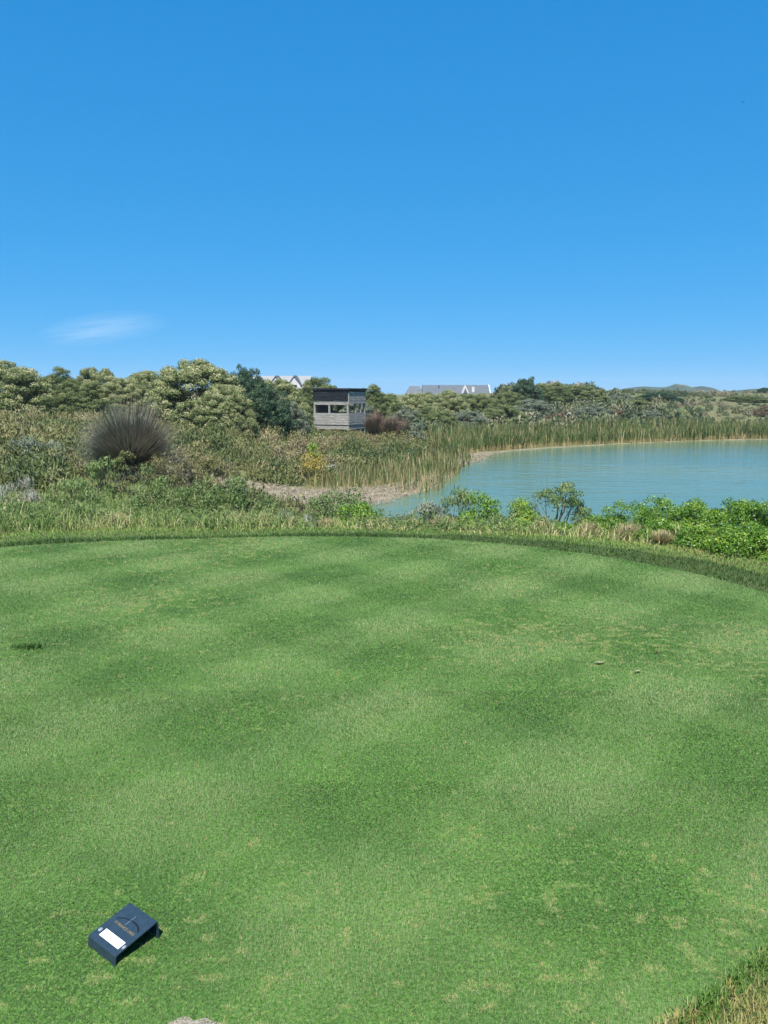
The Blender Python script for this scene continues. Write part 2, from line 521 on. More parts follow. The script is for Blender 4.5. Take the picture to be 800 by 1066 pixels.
# ---- tee sheet
def tee_mat():
    m, n, out = mat_new('tee_turf_base')
    tc = n.nodes.new('ShaderNodeTexCoord')
    n1 = n.nodes.new('ShaderNodeTexNoise'); n1.inputs['Scale'].default_value = 90; n1.inputs['Detail'].default_value = 4
    n2 = n.nodes.new('ShaderNodeTexNoise'); n2.inputs['Scale'].default_value = 2.2; n2.inputs['Detail'].default_value = 5
    n.links.new(tc.outputs['Object'], n1.inputs[0]); n.links.new(tc.outputs['Object'], n2.inputs[0])
    a = ramp(n, [(.3, (.035, .085, .018)), (.55, (.075, .165, .035)), (.72, (.17, .2, .075))]); n.links.new(n1.outputs[0], a.inputs[0])
    b = ramp(n, [(.35, (.75, .8, .8)), (.65, (1.1, 1.1, 1.0))]); n.links.new(n2.outputs[0], b.inputs[0])
    x = n.nodes.new('ShaderNodeMix'); x.data_type = 'RGBA'; x.blend_type = 'MULTIPLY'; x.inputs['Factor'].default_value = 1
    n.links.new(a.outputs[0], x.inputs['A']); n.links.new(b.outputs[0], x.inputs['B'])
    p = n.nodes.new('ShaderNodeBsdfPrincipled'); p.inputs['Roughness'].default_value = .9; p.inputs['Specular IOR Level'].default_value = .1
    n.links.new(x.outputs['Result'], p.inputs['Base Color'])
    n.links.new(p.outputs[0], out.inputs[0])
    return m
tp = PM()
tp.poly([(x, y, 0) for x, y in TEE], [tuple(range(len(TEE)))])
tag(tp.build('tee_green', tee_mat()), 'closely mown oval golf tee', kind='structure')

# ---- pond
def water_mat():
    m, n, out = mat_new('pond_water')
    tc = n.nodes.new('ShaderNodeTexCoord')
    mp = n.nodes.new('ShaderNodeMapping'); mp.inputs['Scale'].default_value = (.55, 1.3, 1)
    n.links.new(tc.outputs['Object'], mp.inputs[0])
    n1 = n.nodes.new('ShaderNodeTexNoise'); n1.inputs['Scale'].default_value = 1.5; n1.inputs['Detail'].default_value = 5
    n2 = n.nodes.new('ShaderNodeTexNoise'); n2.inputs['Scale'].default_value = .13; n2.inputs['Detail'].default_value = 3
    n.links.new(mp.outputs[0], n1.inputs[0]); n.links.new(mp.outputs[0], n2.inputs[0])
    r = ramp(n, [(.35, (.078, .145, .1)), (.5, (.092, .153, .096)), (.65, (.108, .158, .084))])
    n.links.new(n2.outputs[0], r.inputs[0])
    b = n.nodes.new('ShaderNodeBump'); b.inputs['Strength'].default_value = 1; b.inputs['Distance'].default_value = .038
    n.links.new(n1.outputs[0], b.inputs['Height'])
    p = n.nodes.new('ShaderNodeBsdfPrincipled'); p.inputs['Roughness'].default_value = .1; p.inputs['IOR'].default_value = 1.33; p.inputs['Specular IOR Level'].default_value = .22
    n.links.new(r.outputs[0], p.inputs['Base Color'])
    n.links.new(b.outputs[0], p.inputs['Normal'])
    n.links.new(p.outputs[0], out.inputs[0])
    return m
wm = PM()
wm.poly([(-3, 16, WATER_Z), (-3, 62, WATER_Z), (72, 62, WATER_Z), (72, 10, WATER_Z), (20, 10, WATER_Z)], [(4, 3, 2, 1, 0)])
tag(wm.build('pond_water', water_mat()), 'rippled turquoise pond beyond the tee', kind='structure')

# ---- distant hills
hx = np.linspace(60, 420, 120)
hy = np.linspace(520, 760, 40)
HX, HY = np.meshgrid(hx, hy)
def bump(px, py, wpx, d=600, dw=60):
    X, Y, Z = P(px, py, d)
    return (Z + 4) * np.exp(-((HX - X) / (wpx * d / F)) ** 2 - ((HY - d) / dw) ** 2)
HZ = -4 + np.maximum.reduce([bump(706, 399.8, 13), bump(728, 402, 14), bump(672, 402.5, 55), bump(790, 405, 60), bump(690, 403, 40)]) + (fbm(HX, HY, 12, 3) - .5) * 1.2
hid = np.arange(HX.size).reshape(HX.shape)
Fh = np.stack([hid[:-1, :-1], hid[:-1, 1:], hid[1:, 1:], hid[1:, :-1]], -1).reshape(-1, 4)
def hill_mat():
    m, n, out = mat_new('far_bush_hills')
    tc = n.nodes.new('ShaderNodeTexCoord')
    n1 = n.nodes.new('ShaderNodeTexNoise'); n1.inputs['Scale'].default_value = .12; n1.inputs['Detail'].default_value = 6
    n.links.new(tc.outputs['Object'], n1.inputs[0])
    r = ramp(n, [(.35, (.022, .04, .034)), (.6, (.045, .068, .05))]); n.links.new(n1.outputs[0], r.inputs[0])
    a = n.nodes.new('ShaderNodeAttribute'); a.attribute_name = 'sand'
    x = n.nodes.new('ShaderNodeMix'); x.data_type = 'RGBA'; x.inputs['B'].default_value = (.4, .37, .32, 1)
    n.links.new(a.outputs['Fac'], x.inputs['Factor']); n.links.new(r.outputs[0], x.inputs['A'])
    p = n.nodes.new('ShaderNodeBsdfPrincipled'); p.inputs['Roughness'].default_value = 1; p.inputs['Specular IOR Level'].default_value = 0
    n.links.new(x.outputs['Result'], p.inputs['Base Color']); n.links.new(p.outputs[0], out.inputs[0])
    return m
sx, sy, _ = P(716, 402, 592)
sand = np.exp(-((HX - sx) / 3.2) ** 2 - ((HY - sy) / 16) ** 2)
hm = mesh_np('distant_hills', np.stack([HX, HY, HZ], -1).reshape(-1, 3), Fh, {'sand': ('POINT', np.clip(sand.ravel() * 1.2, 0, 1))}, hill_mat(), True)
tag(obj('distant_hills', hm), 'low blue-green hills on the far horizon', kind='structure')

# ================================================================== GRASS (stuff)
rng = np.random.default_rng(11)

def in_view(x, y, m=.35):
    return np.abs(x) < y * .53 + m

def tri_blades(b, L, Wd, az, lean):
    n = len(b)
    side = np.stack([-np.sin(az), np.cos(az), np.zeros(n)], 1) * (Wd * .5)[:, None]
    tip = b + L[:, None] * np.stack([np.sin(lean) * np.cos(az), np.sin(lean) * np.sin(az), np.cos(lean)], 1)
    return np.stack([b - side, b + side, tip], 1).reshape(-1, 3), np.arange(3 * n).reshape(-1, 3)

STR = R(47)
def mow(x, y):
    """light and dark patches left by two crossing mowing directions"""
    wx = x + (fbm(x, y, 1.3, 21) - .5) * .2
    wy = y + (fbm(x, y, 1.3, 25) - .5) * .2
    a = wx * math.cos(STR) + wy * math.sin(STR)
    b = -wx * math.sin(STR) + wy * math.cos(STR)
    s1 = np.sin(2 * math.pi * (b - .57 + .245) / .98)
    s2 = np.sin(2 * math.pi * (a + .1) / 1.25)
    amp = .85 + .5 * vnoise(x, y, 1.7, 29)
    return np.clip(.5 + (.24 * np.tanh(2.4 * s1) + .22 * np.tanh(2.4 * s2)) * amp, 0, 1)

pts = []
for y0, y1, dens in ((1.45, 2.2, 76000), (2.2, 3.0, 56000), (3.0, 4.0, 37000), (4.0, 5.2, 23000), (5.2, 6.8, 16000), (6.8, 8.8, 11500)):
    hw = y1 * .53 + 1.7
    n = int(dens * 2 * hw * (y1 - y0))
    pts.append(np.stack([rng.uniform(-hw, hw, n), rng.uniform(y0, y1, n)], 1))
pts = np.concatenate(pts)
mg = np.abs(pts[:, 0]) - pts[:, 1] * .53
pts = pts[(mg < .4) | ((mg < 1.7) & (rng.random(len(pts)) < .4))]
pts = pts[sdist(TEE, pts[:, 0], pts[:, 1]) < .01]
x, y = pts.T
# bare divot at the bottom edge of the picture
dv = np.hypot((x + .49) / .045, (y - 1.733) / .032) + (vnoise(x, y, .02, 5) - .5) * .8
keep = (dv > 1) | (rng.random(len(dv)) < .12)
x, y = x[keep], y[keep]
n = len(x)
d = np.hypot(x, y)
sz = np.clip(d / 2.4, .9, 3.4) ** .8
mw = mow(x, y)
blotch = fbm(x, y, .5, 31, 3)
dry = fbm(x, y * 1.5, .05, 41, 2)
dryreg = fbm(x, y, 1.4, 51, 2)
tone = .36 + .64 * (mw - .5) + .3 * (fbm(x, y, .11, 35, 2) - .5) + .28 * (blotch - .5) + rng.normal(size=n) * .10  # mowing bands' light and dark painted into the blade tone, besides the lean
tone += sstep(5, 8, d) * .05
tone = np.minimum(tone, .62 + rng.random(n) * .06)
isdry = (dry + .55 * (dryreg - .5) + rng.random(n) * .13 - .03 * sstep(3.5, 6, d)) > .80
tone = np.where(isdry, rng.uniform(.72, 1, n), tone)
tone = np.where(rng.random(n) < .018, rng.uniform(.8, 1, n), tone)
az = np.where(rng.random(n) < .32 + .36 * mw, STR, STR + math.pi) + rng.normal(size=n) * 1.2
lean = np.abs(rng.normal(size=n)) * .3 + .5 + .25 * sstep(3, 7, d)
lean = np.where(isdry, rng.uniform(.9, 1.35, n), lean)
Lb = .0115 * sz ** .45 * rng.uniform(.6, 1.35, n)
Wb = .0021 * np.where(np.abs(x) - y * .53 < .4, 1, 1.7) * sz * rng.uniform(.7, 1.3, n)
V, Fc = tri_blades(np.stack([x, y, np.full(n, -.001)], 1), Lb, Wb, az, lean)
tag(obj('tee_grass', mesh_np('tee_grass', V, Fc, {'tone': ('FACE', np.clip(tone, 0, 1))}, M['turf'])),
    'short striped mown grass covering the golf tee', 'grass', kind='stuff')

# collar and rough
def scatter(n, x0, x1, y0, y1):
    return rng.uniform(x0, x1, n), rng.uniform(y0, y1, n)

def grass_obj(name, label, x, y, L, Wd, tone, mat, segs=2, lean=(.15, .35), curl=(.3, .5), z=None, az=None):
    n = len(x)
    z = H(x, y) if z is None else z
    az = rng.uniform(0, 2 * math.pi, n) if az is None else az
    V, Fc = blades(np.stack([x, y, z - .01], 1), L, Wd, az, np.abs(rng.normal(size=n)) * lean[1] + lean[0], np.abs(rng.normal(size=n)) * curl[1] + curl[0], segs)
    return tag(obj(name, mesh_np(name, V, Fc, {'tone': ('FACE', np.repeat(np.clip(tone, 0, 1), segs))}, mat)), label, 'grass', kind='stuff')

def rough_lim(x):
    return np.where(x < 0, .5 + .4 * sstep(1.5, 3.5, -x), .5 + .65 * sstep(.8, 2.6, x))

# dark collar: a band just outside the tee, taller and denser
x, y = scatter(640000, -8, 8, 3.3, 10.5)
xn, yn = scatter(230000, .3, 3.3, 1.2, 3.3)
x = np.concatenate([x, xn]); y = np.concatenate([y, yn])
t = sdist(TEE, x, y)
near = y < 3.3
k = in_view(x, y, 2.2) & (t > -.005) & (t < np.where(near, 1.2, np.where(x > .5, .26 + .32 * sstep(.5, 3.2, x), .24)) + (vnoise(x, y, .5, 8) - .5) * .2)
x, y, t, near = x[k], y[k], t[k], near[k]
n = len(x)
brown = fbm(x, y, .1, 61) + .36 * sstep(.03, .16, t) * near
tone = .04 + rng.normal(size=n) * .11 + .3 * (fbm(x, y, .4, 62) - .5) + np.where(near, .34, 0)  # dark green blades, with the lip's shade also put into their tone
tone = np.where(near & (brown + rng.random(n) * .35 > .72), rng.uniform(.78, 1, n), tone)
grass_obj('collar_grass', 'darker longer grass rimming the mown tee', x, y, np.where(near, .032, np.where(x < .5, .05, .036)) * rng.uniform(.6, 1.4, n), np.where(near, .0038, .0065) * rng.uniform(.7, 1.3, n), tone, M['rough'], 2)

x, y = scatter(600000, -9, 9, 3.3, 11)
t = sdist(TEE, x, y)
k = in_view(x, y, 2.2) & (t > np.where(x > .5, .24 + .32 * sstep(.5, 3.2, x), .22) + (vnoise(x, y, .5, 8) - .5) * .2) & (t < rough_lim(x) + .25)
x, y, t = x[k], y[k], t[k]
n = len(x)
tone = .56 + rng.normal(size=n) * .13 + .4 * (fbm(x, y, .6, 63) - .5) + .2 * sstep(.4, 1.2, t)
tone = np.where(rng.random(n) < .06 + .1 * sstep(.6, 1.5, t), rng.uniform(.8, 1, n), tone)
grass_obj('rough_grass', 'lighter short rough between the tee and the wild growth', x, y, .03 * rng.uniform(.6, 1.4, n) * (1 + .6 * sstep(.5, 1.2, t)), .007 * rng.uniform(.7, 1.3, n), tone, M['rough'], 2)

# wild grass on the bank between the rough and the pond
x, y = scatter(150000, -11, 8, 6.5, 20)
t = sdist(TEE, x, y)
p = sdist(POND, x, y)
dd = y
lim = rough_lim(x) + (vnoise(x, y, .7, 9) - .5) * .35
dens = np.clip(1.25 - (t - .8) / 9, .25, 1)
k = in_view(x, y, 1.6) & (t > lim) & (p > .2) & (rng.random(len(x)) < dens * .75)
x, y, t = x[k], y[k], t[k]
n = len(x)
hgt = (.08 + .15 * sstep(.5, 1.5, t) - .04 * sstep(3, 5, t)) * np.where(x < -1.2, 1.0, .7) * (.5 + 1.0 * fbm(x, y, .7, 70))
patch = fbm(x, y, 1.1, 71)
green = .44 + 1.0 * (patch - .5) + rng.normal(size=n) * .17 + .14 * sstep(-1.5, .5, x) - .1 * sstep(1.2, 2.4, x)
green = np.where(rng.random(n) < .13, rng.uniform(.75, 1, n), green)
grass_obj('wild_grass', 'tall wild grass mixed green and straw below the tee bank', x, y, hgt * rng.uniform(.4, 1.5, n) * np.where(rng.random(n) < .04, 1.7, 1), .010 * rng.uniform(.6, 1.6, n), green, M['wild'], 3, (.1, .5), (.3, .9))

# broad-leaved weeds woven through the wild grass
x, y = scatter(26000, -10, 7, 6.5, 15)
t = sdist(TEE, x, y)
p = sdist(POND, x, y)
k = in_view(x, y, 1.6) & (t > rough_lim(x) + .15) & (p > .3) & (fbm(x, y, .5, 171) > np.where(x < -1.2, .43, .5))
x, y, t = x[k], y[k], t[k]
m_ = 7
n = len(x) * m_
cx_ = np.repeat(x, m_) + rng.normal(size=n) * .035
cy_ = np.repeat(y, m_) + rng.normal(size=n) * .035
hz_ = np.repeat((.08 + .16 * sstep(.6, 1.6, t)) * rng.uniform(.5, 1.4, len(x)), m_)
c = np.stack([cx_, cy_, H(cx_, cy_) + hz_ * rng.uniform(.15, 1.1, n)], 1)
nr = unit(rng.normal(size=(n, 3)) * .8 + np.array([0, -.2, .8]))
V, Fc = leaf_quads(c, nr, .05, .016, rng, np.stack([rng.normal(size=n) * .6, rng.normal(size=n) * .6, np.full(n, 1.0)], 1))
tone = np.repeat(fbm(x, y, .8, 181), m_) * .9 + .05 + rng.normal(size=n) * .14
tag(obj('bank_weeds', mesh_np('bank_weeds', V, Fc, {'tone': ('FACE', np.clip(tone, 0, 1))}, M['weed'])), 'small leafy weeds tangled in the wild grass along the rough', 'weeds', kind='stuff')

# ================================================================== REEDS (stuff)
def reed_bed(name, label, x, y, hmul, dead, seed, wm=1.0):
    r = np.random.default_rng(seed)
    n = len(x)
    z = H(x, y)
    L = (.95 + .75 * fbm(x, y, 2.5, seed) + .55 * vnoise(x, y, .7, seed + 3)) * hmul * r.uniform(.6, 1.15, n)
    Wd = wm * r.uniform(.02, .045, n) * np.clip(y / 40, .6, 1.5)
    V, Fc = blades(np.stack([x, y, np.maximum(z, WATER_Z - .1) - .05], 1), L, Wd, r.uniform(0, 6.28, n), np.abs(r.normal(size=n)) * .14, np.abs(r.normal(size=n)) * .4 + .03, 4)
    hfrac = np.tile(np.array([.1, .34, .6, .86]), n)
    bt = np.repeat(r.normal(size=n) * .06 + (fbm(x, y, 1.8, seed + 9) - .5) * .2, 4)
    dd = np.repeat((r.random(n) < dead), 4)
    tone = np.where(dd, .02 + .3 * hfrac * 0 + np.abs(bt), hfrac * .85 + .04 + bt)
    tone = np.where((hfrac > .8) & ~dd & (np.repeat(r.random(n), 4) < .45), .97, tone)
    return tag(obj(name, mesh_np(name, V, Fc, {'tone': ('FACE', np.clip(tone, 0, 1))}, M['reed'])), label, 'reeds', kind='stuff')

r2 = np.random.default_rng(5)
x = r2.uniform(2, 75, 330000); y = r2.uniform(36, 72, 330000)
p = sdist(POND, x, y)
k = (p > .05 + .4 * vnoise(x, y, 1, 13)) & (p < 4.5 + 2.5 * vnoise(x, y, 6, 4)) & (x > 2.6 + (y < 39) * .4) & (x < y * .58 + 4) & (r2.random(len(x)) < np.where(p < 2, .75, .42) * (.35 + .9 * vnoise(x, y, .9, 14)))
reed_bed('far_reeds', 'long band of green reeds lining the far shore of the pond', x[k], y[k], .68, .15, 81, 1.4)
x = r2.uniform(-9, 5, 26000); y = r2.uniform(23, 39, 26000)
p = sdist(POND, x, y); mm = sdist(MUD, x, y)
k = (p > np.where(x > .4, -.6 + .45 * vnoise(x, y, .8, 12), .3)) & ((mm > -.8 + .8 * vnoise(x, y, 1.2, 3)) | (x > .6)) & (p < 6.5) & (x > -1.9 + (y - 27) * .4) & (y > 24.5) & (r2.random(len(x)) < np.where(mm < .4, .3, np.where(mm < 3, .6, .4)))
reed_bed('near_reeds', 'stand of green and straw reeds on the spit left of the pond', x[k], y[k], .43, .36, 82, 1.5)

# pale litter of broken reeds on the mud
x = r2.uniform(-10, 7, 60000); y = r2.uniform(19, 43, 60000)
mm = np.minimum(sdist(MUD, x, y), sdist(MUD2, x, y))
k = mm < .5 * vnoise(x, y, 1, 6)
x, y = x[k], y[k]
n = len(x)
c = np.stack([x, y, np.maximum(H(x, y), WATER_Z) + r2.uniform(.01, .12, n)], 1)
V, Fc = leaf_quads(c, unit(r2.normal(size=(n, 3)) * .5 + np.array([0, -.3, 1])), .22, .018, r2)
tag(obj('reed_litter', mesh_np('reed_litter', V, Fc, {'tone': ('FACE', np.clip(r2.normal(size=n) * .2 + .5, 0, 1))}, M['litter'])),
    'pale broken reed litter on the muddy edge of the pond', 'reed litter', kind='stuff')

# ================================================================== SCRUB (stuff)
def scrub_proto(seed, nl, L, Lw, up):
    r = np.random.default_rng(seed)
    u = unit(r.normal(size=(nl, 3)))
    u[:, 2] = np.abs(u[:, 2])
    f = r.uniform(.45, 1.05, nl)[:, None]
    c = u * f * np.array([.6, .6, .75])
    nrm = unit(u + r.normal(size=(nl, 3)) * .6)
    V, Fc = leaf_quads(c, nrm, L, Lw, r, u * .8 + np.array([0, 0, up]))
    return V, Fc, r.normal(size=nl) * .09

def scrub_obj(name, label, x, y, size, ctone, protos, mat, seed, zs=1.0):
    r = np.random.default_rng(seed)
    z = H(x, y)
    Vs, Fs, Ts, o = [], [], [], 0
    for i in range(len(x)):
        V, Fc, tn = protos[r.integers(len(protos))]
        a = r.uniform(0, 6.28)
        s = size[i]
        ca, sa = math.cos(a) * s, math.sin(a) * s
        W2 = np.stack([V[:, 0] * ca - V[:, 1] * sa + x[i], V[:, 0] * sa + V[:, 1] * ca + y[i], V[:, 2] * s * zs * r.uniform(.75, 1.3) + z[i] - .05], 1)
        Vs.append(W2); Fs.append(Fc + o); o += len(V)
        Ts.append(tn + ctone[i])
    return tag(obj(name, mesh_np(name, np.concatenate(Vs), np.concatenate(Fs), {'tone': ('FACE', np.clip(np.concatenate(Ts), 0, 1))}, mat)), label, 'scrub', kind='stuff')

r3 = np.random.default_rng(9)
pr = [scrub_proto(200 + i, 420, .17, .045, 1.1) for i in range(6)]
x = r3.uniform(-32, 5, 3600); y = r3.uniform(16, 50, 3600)
p = sdist(POND, x, y); mm = np.minimum(sdist(MUD, x, y), sdist(MUD2, x, y))
near_reed = (x > -1.9 + (y - 27) * .4) & (y > 24.5) & (y < 36)
tusk = np.hypot(x + 6.9, y - 21) < 1.9
tusk |= (y < 20.5) & (np.abs(x / y + .33) < .07)
k = (p > 1.5) & (mm > .6) & ~near_reed & ~tusk & (np.abs(x) < y * .56 + 2) & ((x < 2.5) | (y < 44))
x, y = x[k], y[k]
hue = fbm(x, y, 3.0, 90, 2)
ct = np.clip(.36 + 1.1 * (hue - .5) + r3.normal(size=len(x)) * .17, .02, .95)
scrub_obj('heath_scrub', 'low olive and brown heath scrub on the slope below the hide', x, y, r3.uniform(.45, .95, len(x)) * np.where((y > 38) & (y < 50) & (np.abs(x / y + .06) < .05), .75, 1), ct, pr, M['scrub'], 91)

pr2 = [scrub_proto(300 + i, 260, .24, .11, .5) for i in range(5)]
x = r3.uniform(-35, 100, 6500); y = 50 + 95 * r3.random(6500) ** 1.1
p = sdist(POND, x, y)
k = (p > 5) & (x < y * .57 + 5) & (x > -y * .5) & ~((y > 95) & (x / y > .0) & (x / y < .145))
x, y = x[k], y[k]
hue = fbm(x, y, 9, 95, 2)
ct = np.clip(.42 + 1.0 * (hue - .5) + r3.normal(size=len(x)) * .15 + .12 * sstep(35, 60, x), .02, .95)
scrub_obj('hillside_scrub', 'grey green and brown scrub covering the hillside beyond the reeds', x, y, r3.uniform(.7, 1.6, len(x)) * np.where((x > 27) & (y > 64), np.where(vnoise(x, y, 11, 44) > .45, .32, .6), 1) * np.where((y > 74) & (x / y > -.02) & (x / y < .15), .5, 1), ct, pr2, M['hillscrub'], 96)

# ================================================================== TREES
PROTO = {}
def tree_proto(kind, var, **kw):
    V, Fc, t, C = crown(**kw)
    rr = np.random.default_rng(kw['seed'] + 1)
    tg = C[rr.choice(len(C), 9, replace=False)]
    tV, tF = limbs(tg, rr, .11, .22)
    fz = kw['Hh'] / np.quantile(V[:, 2], .997)
    fx = kw['Wd'] / (np.quantile(V[:, 0], .995) - np.quantile(V[:, 0], .005))
    V = V * np.array([fx, fx, fz])
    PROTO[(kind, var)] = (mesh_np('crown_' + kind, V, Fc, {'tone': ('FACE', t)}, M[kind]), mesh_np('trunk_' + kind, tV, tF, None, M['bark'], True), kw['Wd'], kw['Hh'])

for v in range(3):
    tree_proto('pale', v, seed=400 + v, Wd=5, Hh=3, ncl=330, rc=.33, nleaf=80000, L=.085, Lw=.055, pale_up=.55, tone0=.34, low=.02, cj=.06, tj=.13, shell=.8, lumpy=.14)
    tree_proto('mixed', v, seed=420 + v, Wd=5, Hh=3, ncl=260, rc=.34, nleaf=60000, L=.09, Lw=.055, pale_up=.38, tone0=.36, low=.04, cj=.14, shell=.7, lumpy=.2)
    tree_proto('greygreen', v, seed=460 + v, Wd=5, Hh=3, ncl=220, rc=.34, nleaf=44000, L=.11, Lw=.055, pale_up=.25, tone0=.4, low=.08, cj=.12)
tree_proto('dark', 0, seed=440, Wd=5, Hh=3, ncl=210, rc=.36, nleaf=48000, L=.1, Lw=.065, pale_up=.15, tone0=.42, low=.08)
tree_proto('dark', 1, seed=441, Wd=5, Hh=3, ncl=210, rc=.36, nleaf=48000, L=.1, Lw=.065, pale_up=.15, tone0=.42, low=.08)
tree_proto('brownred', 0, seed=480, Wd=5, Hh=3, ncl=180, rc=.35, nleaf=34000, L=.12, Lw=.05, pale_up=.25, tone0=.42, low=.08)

_vi = {}
def tree(kind, pxc, pytop, wpx, dist, label, name='coastal_tree', cat='tree', group=None, rz=None, dp=1.0, sink=.0):
    cv = [k[1] for k in PROTO if k[0] == kind]
    i = _vi[kind] = _vi.get(kind, -1) + 1
    cm, tm, W0, H0 = PROTO[(kind, cv[i % len(cv)])]
    X, Y, Zt = P(pxc, pytop, dist)
    zg = H1(X, Y)
    wid = wpx * dist / F
    o = root(name, (X, Y, zg - sink), (i * 1.7 + .4) if rz is None else rz, label, cat, group)
    o.scale = (wid / W0, wid / W0 * dp, max(.3, Zt - zg + sink) / H0)
    obj('trunk', tm, o)
    obj('crown', cm, o)
    return o

LT = 'wind-sheared trees along the left ridge'
tree('pale', 2, 377, 96, 38, 'pale rounded tree cut by the left edge of the photo', group=LT)
tree('mixed', 58, 384, 66, 43, 'low mixed green tree beside the pale rounded tree at far left', group=LT)
tree('pale', 100, 384, 60, 46, 'cream-topped tree behind the big spiky tussock', group=LT)
tree('mixed', 84, 396, 66, 41, 'lower dark-hollowed tree above the grasses left of the tussock', group=LT)
tree('pale', 150, 387, 62, 43, 'pale green tree joining the largest pale dome on its left', group=LT)
tree('pale', 203, 376, 108, 38, 'largest pale domed tree, highest on the left ridge', group=LT)
tree('pale', 232, 402, 70, 36, 'pale green shoulder tree in front of the largest pale dome', group=LT)
tree('pale', 30, 394, 58, 40, 'low pale tree filling the gap right of the far left pale tree', group=LT)
tree('pale', 124, 395, 64, 42, 'pale tree above the big spiky tussock, lower than its neighbours', group=LT)
tree('dark', 256, 383, 52, 40.5, 'dark green tree between the two pale domed trees', group=LT)
tree('dark', 276, 403, 56, 38.5, 'lower dark green tree in front of the sloping pale tree', group=LT)
tree('pale', 287, 396, 74, 42, 'pale tree sloping down towards the wooden hide', group=LT)
tree('greygreen', 300, 419, 42, 40, 'grey-green bushy tree at the left foot of the hide', group=LT)
tree('mixed', 332, 394, 60, 54, 'olive tree behind the hide, below the white gabled house', group=LT)
MT = 'coastal trees beyond the hide and the reeds'
tree('mixed', 390, 402, 64, 57, 'olive tree just right of the hide roof', group=MT)
tree('greygreen', 372, 418, 44, 52, 'silvery green tree right behind the hide wall', group=MT)
tree('pale', 436, 410, 56, 60, 'pale green tree in front of the left end of the slate roof', group=MT)
tree('pale', 467, 407, 46, 64, 'pale tree below the middle of the slate roof', group=MT)
tree('mixed', 452, 409.5, 40, 66, 'small olive tree below the vent pipe of the slate roof', group=MT)
tree('mixed', 484, 411, 40, 67, 'small olive tree below the chimney of the slate roof', group=MT)
tree('greygreen', 420, 424, 52, 56, 'grey-green tree behind the red-brown rushes', group=MT)
tree('mixed', 450, 424, 56, 56, 'green tree behind the start of the far reeds', group=MT)
tree('mixed', 502, 411, 50, 66, 'olive tree under the right end of the slate roof', group=MT)
tree('greygreen', 486, 428, 52, 57, 'low grey-green tree at the back edge of the reeds', group=MT)
tree('mixed', 522, 422, 58, 60, 'spreading olive tree above the reeds right of the slate roof', group=MT)
tree('dark', 548, 394, 40, 76, 'dark flat-topped tree, tallest on the skyline right of the slate roof', group=MT)
tree('mixed', 530, 404, 38, 74, 'green skyline tree leaning on the tall dark one', group=MT)
tree('mixed', 574, 399, 50, 80, 'broad olive tree on the skyline right of the tall dark tree', group=MT)
tree('greygreen', 556, 416, 52, 66, 'silver-leaved tree below the tall dark skyline tree', group=MT)
tree('brownred', 580, 430, 30, 62, 'reddish brown bush among the silver trees above the reeds', 'coastal_bush', 'bush', MT)
tree('mixed', 604, 402, 54, 84, 'last dense olive tree before the open grassy hill', group=MT)
tree('greygreen', 616, 422, 46, 68, 'blue-grey rounded tree on the slope above the reeds', group=MT)
tree('greygreen', 646, 410, 26, 84, 'round silver bush at the foot of the open grassy hill', 'coastal_bush', 'bush', MT)
HB = 'bushes dotted over the open hillside'
tree('dark', 686, 408.5, 42, 88, 'wide dark green bush on the crest below the sandy hill', 'hillside_bush', 'bush', HB)
tree('dark', 707, 414, 15, 84, 'small round dark bush alone on the brown slope', 'hillside_bush', 'bush', HB)
tree('greygreen', 677, 427, 36, 66, 'low silver bush above the reeds, left of a paler one', 'hillside_bush', 'bush', HB)
tree('pale', 708, 427, 30, 66, 'pale topped low bush above the reeds', 'hillside_bush', 'bush', HB)
tree('brownred', 640, 426, 40, 70, 'brownish bush beside the blue-grey rounded tree', 'hillside_bush', 'bush', HB)
tree('mixed', 664, 415, 36, 78, 'olive bush left of the wide dark crest bush', 'hillside_bush', 'bush', HB)
tree('dark', 797, 403.5, 16, 128, 'dark conifer-like bush on the skyline at the right edge', 'hillside_bush', 'bush', HB)
tree('mixed', 775, 412, 44, 92, 'wide olive thicket on the slope near the right edge', 'hillside_bush', 'bush', HB)
tree('brownred', 800, 422, 30, 74, 'russet bush above the reeds at the right edge', 'hillside_bush', 'bush', HB)

# ================================================================== SHRUBS near the tee
def shrub(kind, pxc, pytop, wpx, dist, label, name='shrub', cat='shrub', group=None, n=2600, L=.05, Lw=.02, ncl=26, upright=.6, stems=7, tone0=.42,
          pale_up=.15, rc=None, low=.1, stemmat='bark', sr=.012, cj=.14, flat=.9):
    X, Y, Zt = P(pxc, pytop, dist)
    zg = H1(X, Y)
    wid = wpx * dist / F
    h = max(.22, Zt - zg)
    sd_ = int(pxc * 7 + pytop * 13)
    rc = rc or .2 * min(wid, 1.2 * h)
    V, Fc, t, C = crown(sd_, wid, h, ncl, rc, n, L, Lw, flat, pale_up, low, 0, tone0, upright, cj=cj)
    fz = h / np.quantile(V[:, 2], .99)
    fx = wid / (np.quantile(V[:, 0], .99) - np.quantile(V[:, 0], .01))
    V = V * np.array([fx, fx, fz]); C = C * np.array([fx, fx, fz])
    o = root(name, (X, Y, zg - .02), 0, label, cat, group)
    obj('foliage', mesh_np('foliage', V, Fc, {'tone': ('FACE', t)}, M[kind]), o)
    rr = np.random.default_rng(sd_ + 3)
    tV, tF = limbs(C[rr.choice(len(C), min(stems, len(C)), replace=False)], rr, sr, wid * .06, 5)
    obj('stem', mesh_np('stem', tV, tF, None, M[stemmat], True), o)
    return o

